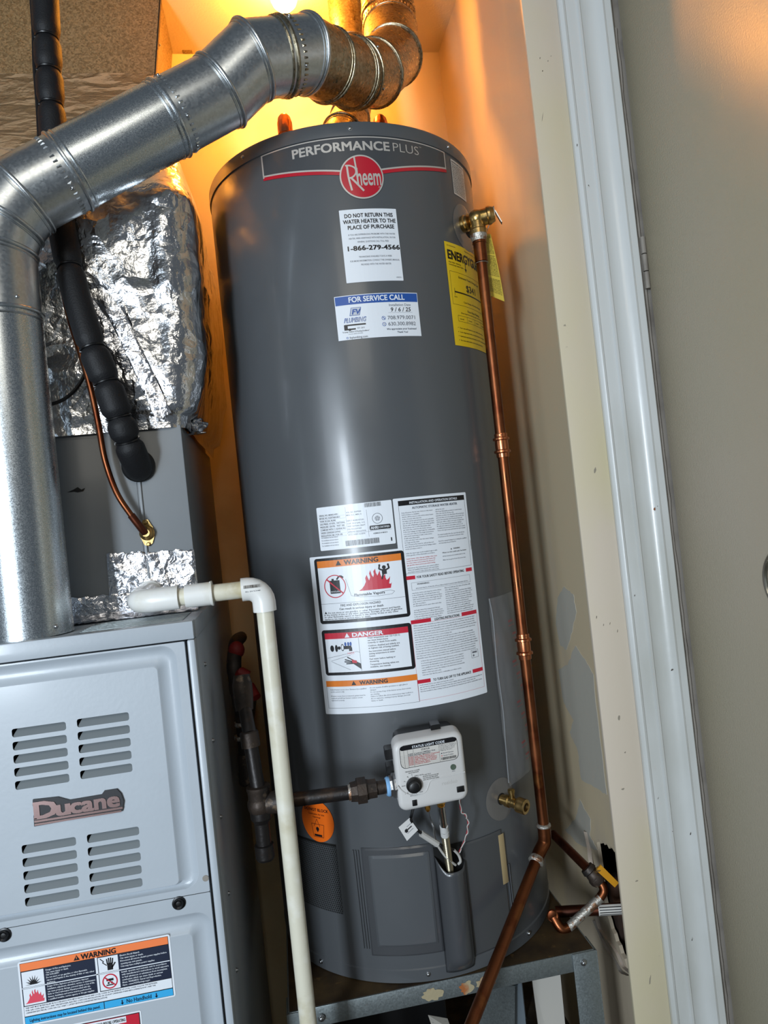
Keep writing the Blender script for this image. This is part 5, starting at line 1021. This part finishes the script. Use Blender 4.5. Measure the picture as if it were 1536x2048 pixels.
# ================================================================== refrigerant lines
ins = thing('insulated_refrigerant_line', atY(278, 935, -.27), 'thick black foam insulated refrigerant line cinched with zip ties', 'pipe')
wp = [atY(*p) for p in ((84, -90, -.262), (90, 0, -.264), (96, 110, -.266), (104, 230, -.268), (116, 400, -.272), (128, 480, -.280), (150, 580, -.296), (183, 690, -.306), (213, 765, -.306), (240, 840, -.303), (260, 895, -.290))]+[Vector(atY(276, 932, -.262)), Vector((atY(277, 932, -.2535).x, -.2495, atY(277, 932, -.2535).z))]
P = spline(wp, 14); cum = [0]
for i in range(1, len(P)): cum.append(cum[-1]+(P[i]-P[i-1]).length)
def nearest(px, py):
    t = atY(px, py, -.29); return min(range(len(P)), key=lambda i: ((P[i].x-t.x)**2+(P[i].z-t.z)**2))
ties = [(92, 55), (99, 125), (103, 190), (137, 532), (184, 706), (222, 768), (245, 835), (255, 882)]; ti = sorted(nearest(*t) for t in ties)
def rad(i):
    s_ = cum[i]; b_ = .0208 if s_ < cum[ti[4]] else .0222; dmin = min(abs(s_-cum[t]) for t in ti)
    return b_*(1-.27*math.exp(-(dmin/.0065)**2))
bounds = [0]+ti+[len(P)-1]
for a, b_ in zip(bounds, bounds[1:]):
    if b_-a < 2: continue
    idx = list(range(a, b_+1)); MB().tube([P[i] for i in idx], lambda k, idx=idx: rad(idx[k]), 20).build('foam_sleeve', M['insulation_black'], ins, sharp=60)
for t in ti:
    d = (P[min(t+1, len(P)-1)]-P[max(0, t-1)]).normalized(); rr = rad(t)+.0016; e1 = d.orthogonal().normalized(); e2 = d.cross(e1)
    mb = MB().tube([P[t]+(e1*math.cos(2*math.pi*k/20)+e2*math.sin(2*math.pi*k/20))*rr for k in range(20)], .0018, 6, closed=True)
    v = (CAM-P[t]).normalized(); s_ = d.cross(v).normalized(); hp_ = P[t]+s_*rr*(.9); mb.box(hp_-Vector((.0035, .003, .003)), hp_+Vector((.0035, .003, .003)), .0006); mb.build('zip_tie', M['cable_tie'], ins)
q = atY(277, 932, -.2535); MB().lathe(Vector((q.x, -.2520, q.z)), (0, -1, 0), [(0, .0262), (.004, .0262), (.007, .0235), (.010, .0215)], 28).build('grommet', M['valve_black'], ins, sharp=30)
lq = thing('liquid_line', atY(292, 1066, -.27), 'thin bare copper refrigerant line curving into a brass fitting on the coil case', 'pipe')
wp = [Vector(atY(*p)) for p in ((122, 560, -.282), (140, 640, -.284), (165, 720, -.285), (182, 780, -.285), (197, 850, -.284), (210, 920, -.279), (233, 985, -.277), (262, 1030, -.274), (279, 1052, -.270), (290, 1066, -.264))]
MB().tube(spline(wp, 6), .0047, 12).build('tube', M['copper_old'], lq); MB().tube(spline([wp[-3], wp[-2], wp[-1]], 4), .0060, 12).build('swaged_end', M['copper_dark'], lq)
q = atY(294, 1066, -.254); ax_ = (wp[-2]-wp[-1]).normalized()
MB().lathe(Vector((q.x, -.2520, q.z)), (0, -1, 0), [(0, .0120), (.003, .0120), (.004, .0105), (.010, .0100), (.012, .0078), (.014, .0060)], 24).build('brass_fitting', M['brass'], lq, sharp=30)
MB().prism([(q.x-.006, q.z-.0185), (q.x+.001, q.z-.0215), (q.x+.007, q.z-.0170), (q.x+.0115, q.z-.004), (q.x+.010, q.z+.008), (q.x+.003, q.z+.0215), (q.x-.004, q.z+.0215), (q.x-.0095, q.z+.012), (q.x-.0105, q.z-.006)], lambda u, v, o: Vector((u, -.2517-o, v)), 0, .002).build('flange', M['brass'], lq, sharp=30)
for z in (.0175, -.0180): MB().lathe(Vector((q.x+(-.0005 if z > 0 else .0005), -.2537, q.z+z)), (0, -1, 0), [(0, .0034), (.002, .0034), (.003, .0022)], 6).build('bolt', M['brass'], lq, sharp=20)
wl = thing('thermostat_wire', atY(150, 780, -.27), 'thin black cable looping out behind the flue pipe toward the insulated line', 'wire')
MB().tube(spline([atY(92, 812, -.30), atY(125, 800, -.292), atY(150, 780, -.283), atY(168, 752, -.276), atY(172, 735, -.274)]), .0028, 8).build('cable', M['wire_black'], wl)
MB().tube(spline([atY(64, 0, -.236), atY(68, 60, -.236), atY(70, 130, -.236), atY(76, 210, -.236), atY(80, 285, -.24)]), .0042, 8).build('cable', M['wire_black'], wl)

# ================================================================== black iron gas pipe to the valve
gp = thing('gas_pipe', (-.265, -.30, .80), 'dark iron gas pipe with union running left from the control box', 'gas pipe')
zg = .8075; yg = -.338; xj = atY(527, 1600, -.325).x
MB().cyl((pin.x-.014, yg, zg), (atY(742, 1580, yg).x-.004, yg, zg), .0106, n=20).build('nipple', M['iron_fitting'], gp)
ux0, ux1 = atY(701, 1585, yg).x, atY(752, 1575, yg).x
MB().lathe((ux0, yg, zg), (1, 0, 0), [(0, .0150), (.010, .0165), (.0105, .0205), (.024, .0205), (.0245, .0165), (.030, .0150), (ux1-ux0, .0150)], 8).build('union', M['iron_fitting'], gp, sharp=25)
MB().cyl((xj, yg+.012, zg), (ux0+.003, yg, zg), .0108, n=24).build('pipe_length', M['black_iron'], gp)
MB().lathe((ux0-.0035, yg, zg), (1, 0, 0), [(0, .0118), (.004, .0128)], 20).build('pipe_dope', M['solder'], gp)
xj0 = xj-.006; jt = Vector((xj0, yg+.012, zg))
MB().sphere(jt, .0190, (1, 1, 1), 20).build('tee_body', M['iron_fitting'], gp)
MB().lathe(jt, (1, 0, 0), [(0, .0165), (.022, .0165), (.026, .0180), (.031, .0180)], 20).build('tee_collar', M['iron_fitting'], gp, sharp=30)
MB().lathe(jt, (0, 0, 1), [(0, .0165), (.020, .0165), (.023, .0180), (.028, .0180), (.0285, .0130)], 20).build('tee_collar', M['iron_fitting'], gp, sharp=30)
MB().lathe(jt, (0, 0, -1), [(0, .0160), (.020, .0160), (.028, .0112), (.060, .0112), (.061, .0145), (.080, .0145), (.084, .0120)], 20).build('drip_leg', M['black_iron'], gp, sharp=30)
ym = .02
kk = [jt+Vector((0, 0, .028)), jt+Vector((-.006, .01, .055)), jt+Vector((-.015, .03, .075))]
MB().cyl(jt+Vector((0, 0, .02)), jt+Vector((-.005, .012, .085)), .0108, n=18).build('riser', M['black_iron'], gp)
top_ = jt+Vector((-.005, .012, .085)); MB().lathe(top_, (-.05, .1, 1), [(0, .0145), (.022, .0145), (.024, .0120)], 16).build('reducer', M['iron_fitting'], gp, sharp=30)
MB().cyl(top_+Vector((0, 0, .02)), top_+Vector((-.006, .03, .060)), .0105, n=18).build('riser', M['black_iron'], gp)
q2 = top_+Vector((-.006, .03, .060)); MB().lathe(q2, (0, .2, 1), [(-.01, .0140), (.012, .0160), (.030, .0160), (.045, .0125)], 12).build('valve_body', M['iron_fitting'], gp, sharp=30)
gs = thing('gas_manifold', (-.30, .06, .8), 'dark gas manifold with red handled valves behind the white drain pipe', 'gas pipe')
gx = -.3015; gy = -.10
def gpnt(px, py, y=gy): v = atY(px, py, y); return Vector((v.x, y, v.z))
MB().cyl(gpnt(479, 1385), gpnt(492, 1530), .0115, n=18).build('riser', M['black_iron'], gs)
MB().lathe(gpnt(474, 1365), (0, 0, -1), [(-.006, .0135), (0, .0150), (.018, .0150), (.020, .0130), (.048, .0118)], 18).build('union', M['iron_fitting'], gs, sharp=30)
for py_ in (1443, 1470): MB().lathe(gpnt(484, py_), (0, 0, -1), [(0, .0145), (.005, .0150), (.008, .0130)], 16).build('coupling_ring', M['solder'], gs, sharp=30)
MB().lathe(gpnt(494, 1540), (0, 0, -1), [(-.030, .0145), (.0, .0150), (.004, .0165), (.022, .0165), (.026, .0135)], 16).build('drip_cap', M['iron_fitting'], gs, sharp=30)
MB().tube(spline([gpnt(474, 1372), gpnt(468, 1335), gpnt(470, 1300, -.07), gpnt(474, 1282, .0), gpnt(482, 1275, .2)], 6), .0135, 16).build('feed_pipe', M['iron_fitting'], gs)
MB().sphere(gpnt(473, 1300, -.085), .0150, (1, 1, 1.1)).build('red_cap', M['red_handle'], gs)
MB().tube([gpnt(474, 1352), gpnt(484, 1345, -.12), gpnt(496, 1352, -.12)], .0095, 12).build('red_lever', M['red_handle'], gs)
MB().cyl(gpnt(500, 1372), gpnt(513, 1395, -.12), .0085, n=12).build('red_lever', M['red_handle'], gs)
MB().cyl((gx, gy+.01, gpnt(484, 1500).z), (gx, .30, gpnt(484, 1500).z), .0105, n=16).build('rear_run', M['black_iron'], gs)

# ================================================================== copper assembly low on the right wall
cw = thing('copper_water_line', (.33, -.02, .45), 'tarnished copper water line with yellow handled ball valve by the broken wall', 'pipe')
Y1 = .02
def cpn(px, py, y): return Vector(atY(px, py, y))
a = cpn(1106, 1668, -.06); b = cpn(1176, 1738, -.180); MB().cyl(a, b, .0085, n=18).build('feed_pipe', M['copper_dark'], cw)
b2 = cpn(1200, 1764, -.190); ax_ = (b2-b); MB().lathe(b, ax_, [(-.004, .0125), (.004, .0145), (.006, .0125), (.014, .0135), (.018, .0160), (.024, .0160), (.030, .0125)], 12).build('ball_valve', M['iron_fitting'], cw, sharp=30)
h0 = cpn(1197, 1736, -.203); h1 = cpn(1234, 1770, -.206); dh = (h1-h0).normalized(); nh = Vector((0, 0, 1)).cross(dh).normalized(); up_ = dh.cross(nh)
MB().add([h0+up_*.007, h0-up_*.006, h1-up_*.006, h1+up_*.005, h0+up_*.007+nh*.003, h0-up_*.006+nh*.003, h1-up_*.006+nh*.003, h1+up_*.005+nh*.003], [(0, 1, 2, 3), (7, 6, 5, 4), (0, 4, 5, 1), (1, 5, 6, 2), (2, 6, 7, 3), (3, 7, 4, 0)]).build('yellow_handle', M['yellow_handle'], cw, sharp=10)
MB().cyl(cpn(1190, 1745, -.186), cpn(1197, 1738, -.202), .0045, n=12).build('valve_stem', M['brass'], cw)
e_ = cpn(1207, 1784, -.196); s1 = cpn(1200, 1796, -.197); s2_ = cpn(1137, 1855, -.200)
MB().tube(spline([b2, cpn(1206, 1774, -.194), e_, s1], 5), .0080, 14).build('elbow', M['copper_old'], cw)
MB().cyl(s1, s2_, .0082, n=18).build('silvered_pipe', M['solder'], cw)
MB().tube(spline([s2_, cpn(1127, 1859, -.200), cpn(1117, 1851, -.196), cpn(1107, 1834, -.188)], 5), .0088, 14).build('elbow', M['copper_old'], cw)
MB().lathe(cpn(1106, 1832, -.187), (-.5, -.6, .6), [(-.006, .0100), (.004, .0105), (.005, .0080), (.004, .006)], 16).build('open_fitting', M['copper_old'], cw)
hr = thing('copper_branch_pipe', (.38, .0, .35), 'horizontal copper branch pipe with striped paper label entering the wall hole', 'pipe')
a = cpn(1112, 1824, -.150); b = cpn(1275, 1815, -.193); MB().cyl(a, b, .0100, n=18).build('pipe', M['copper_dark'], hr)
d = (b-a).normalized(); a1 = a+d*((cpn(1196, 1820, -.172)-a).length); e1 = Vector((0, 0, 1)); n_ = d.cross(e1).normalized()
if n_.dot(CAM-a) < 0: n_ = -n_
L = Print(lambda u, v, o: a1+d*u+(n_*math.cos(v)+e1*math.sin(v))*(.0102+o), su=.01, base=.0003)
for k in range(8): L.rect(0, -1.3+k*.325, .050, -1.3+(k+1)*.325, 'ink_silver', 0)
for k in range(5): L.rect(.002, -.95+k*.42, .048, -.80+k*.42, 'ink_black', 1)
L.build('striped_label', hr)

# ================================================================== things under and behind the stand
wp_ = thing('white_board_panel', (.24, -.1, 0), 'white board leaning under the right end of the stand', 'panel')
a, b, c, d = atY(1064, 1957, -.06), atY(1120, 1942, -.10), Vector((atY(1127, 2048, -.10).x, -.10, .0)), Vector((atY(1090, 2048, -.06).x-.01, -.06, .0))
MB().add([a, b, c, d]+[q+Vector((.002, .010, 0)) for q in (a, b, c, d)], [(0, 1, 2, 3), (7, 6, 5, 4), (0, 4, 5, 1), (1, 5, 6, 2), (2, 6, 7, 3), (3, 7, 4, 0)]).build('board', M['panel_white'], wp_, sharp=10)
ofc = thing('sheet_metal_offcut', (.12, -.05, 0), 'folded blue grey sheet metal offcut leaning under the heater stand', 'sheet metal')
y_ = -.12
pts = [atY(948, 2060, y_), atY(975, 1985, y_), atY(1005, 1966, y_), atY(1042, 1964, y_), atY(1052, 2060, y_), atY(1000, 2060, y_)]
def slab(P, th, name, m, root):
    n = len(P); MB().add(list(P)+[q+Vector((0, th, 0)) for q in P], [tuple(range(n)), tuple(range(2*n-1, n-1, -1))]+[(i, (i+1) % n, n+(i+1) % n, n+i) for i in range(n)]).build(name, m, root, sharp=10)
def drop(P): return [Vector((q.x, q.y, 0)) if k else q for k, q in P]
Q = [atY(1008, 1966, y_), atY(1042, 1958, y_), Vector((atY(1052, 2048, y_).x, y_, 0)), Vector((atY(1000, 2048, y_).x, y_, 0))]; slab(Q, .0015, 'face', M['offcut_blue'], ofc)
Q = [atY(955, 2000, y_-.02), atY(992, 1966, y_-.02), atY(1030, 1972, y_-.02), Vector((atY(975, 2048, y_-.02).x+.02, y_-.02, 0)), Vector((atY(930, 2048, y_-.02).x, y_-.02, 0))]; slab(Q, .0015, 'folded_flap', M['stand_steel'], ofc)
Q = [atY(992, 1966, y_-.0205), atY(1010, 1962, y_), atY(1036, 1970, y_), atY(1030, 1974, y_-.0205)]; slab(Q, .001, 'folded_edge', M['offcut_blue'], ofc)
lf_ = thing('paper_leaflet', atY(880, 2040, -.10), 'printed paper leaflet lying among scraps beneath the stand', 'paper')
Q = [atY(856, 2030, -.14), atY(895, 2037, -.14), atY(903, 2060, -.16), atY(866, 2060, -.16)]; slab(Q, .0006, 'sheet', M['panel_white'], lf_)
L = Print(lambda u, v, o: (Q[0]*(1-u)+Q[1]*u)*v+(Q[3]*(1-u)+Q[2]*u)*(1-v)+Vector((0, -.0005-o, 0)), su=.5)
for k in range(3): L.text('read and keep these instructions', .1, .9, .72-k*.2, .07, 'ink_grey', 0, .01, res=1)
L.build('leaflet_print', lf_)
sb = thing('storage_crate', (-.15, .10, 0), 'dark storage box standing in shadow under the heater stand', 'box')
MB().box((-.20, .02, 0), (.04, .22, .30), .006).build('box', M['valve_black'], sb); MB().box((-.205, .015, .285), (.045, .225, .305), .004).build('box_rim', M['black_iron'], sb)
# ================================================================== back wall bits and ceiling bulb
bl = thing('ceiling_bulb', (-.063, .13, 2.44), 'bare glowing bulb in a porcelain holder on the closet ceiling', 'light bulb')
MB().lathe((-.063, .13, 2.44), (0, 0, -1), [(0, .034), (.010, .034), (.016, .024), (.022, .016)], 24).build('lamp_holder', M['porcelain'], bl, sharp=30)
bz = atY(568, -6, .13).z
MB().lathe((-.063, .13, bz), (0, 0, 1), [(-.0300, .002), (-.0292, .008), (-.025, .017), (-.016, .0255), (-.004, .0298), (.006, .0290), (.015, .0250), (.024, .0190), (.034, .0145)], 28).build('glass_bulb', M['bulb_glow'], bl)
st2 = thing('galvanized_duct_strip', (-.30, .30, 2.2), 'short mottled sheet metal strip hanging at the back left of the closet', 'metal strip')
a, b = atY(357, 0, .355), atY(378, 88, .355); MB().box((a.x-.004, .352, b.z), (atY(374, 0, .355).x, .3655, 2.439), .001).build('strip', M['plenum_spangle'], st2)
q = atY(394, 852, -.16); ck = thing('foil_covered_bracket', Vector((-.335, -.16, q.z)), 'small foil covered bracket poking out at coil case top right corner', 'bracket')
mb = MB(); bm = bmesh.new(); bmesh.ops.create_icosphere(bm, subdivisions=4, radius=.018)
for v in bm.verts: v.co *= 1+.35*noise.noise(v.co*120); v.co.z *= .75
mb.bm(bm, 0, Matrix.Translation((-.3215, -.16, q.z))); mb.build('foil_crumple', M['foil_tape'], ck)
MB().box((-.338, -.166, q.z-.014), (-.306, -.150, q.z-.0125), .0004).build('tab', M['foil_tape'], ck)
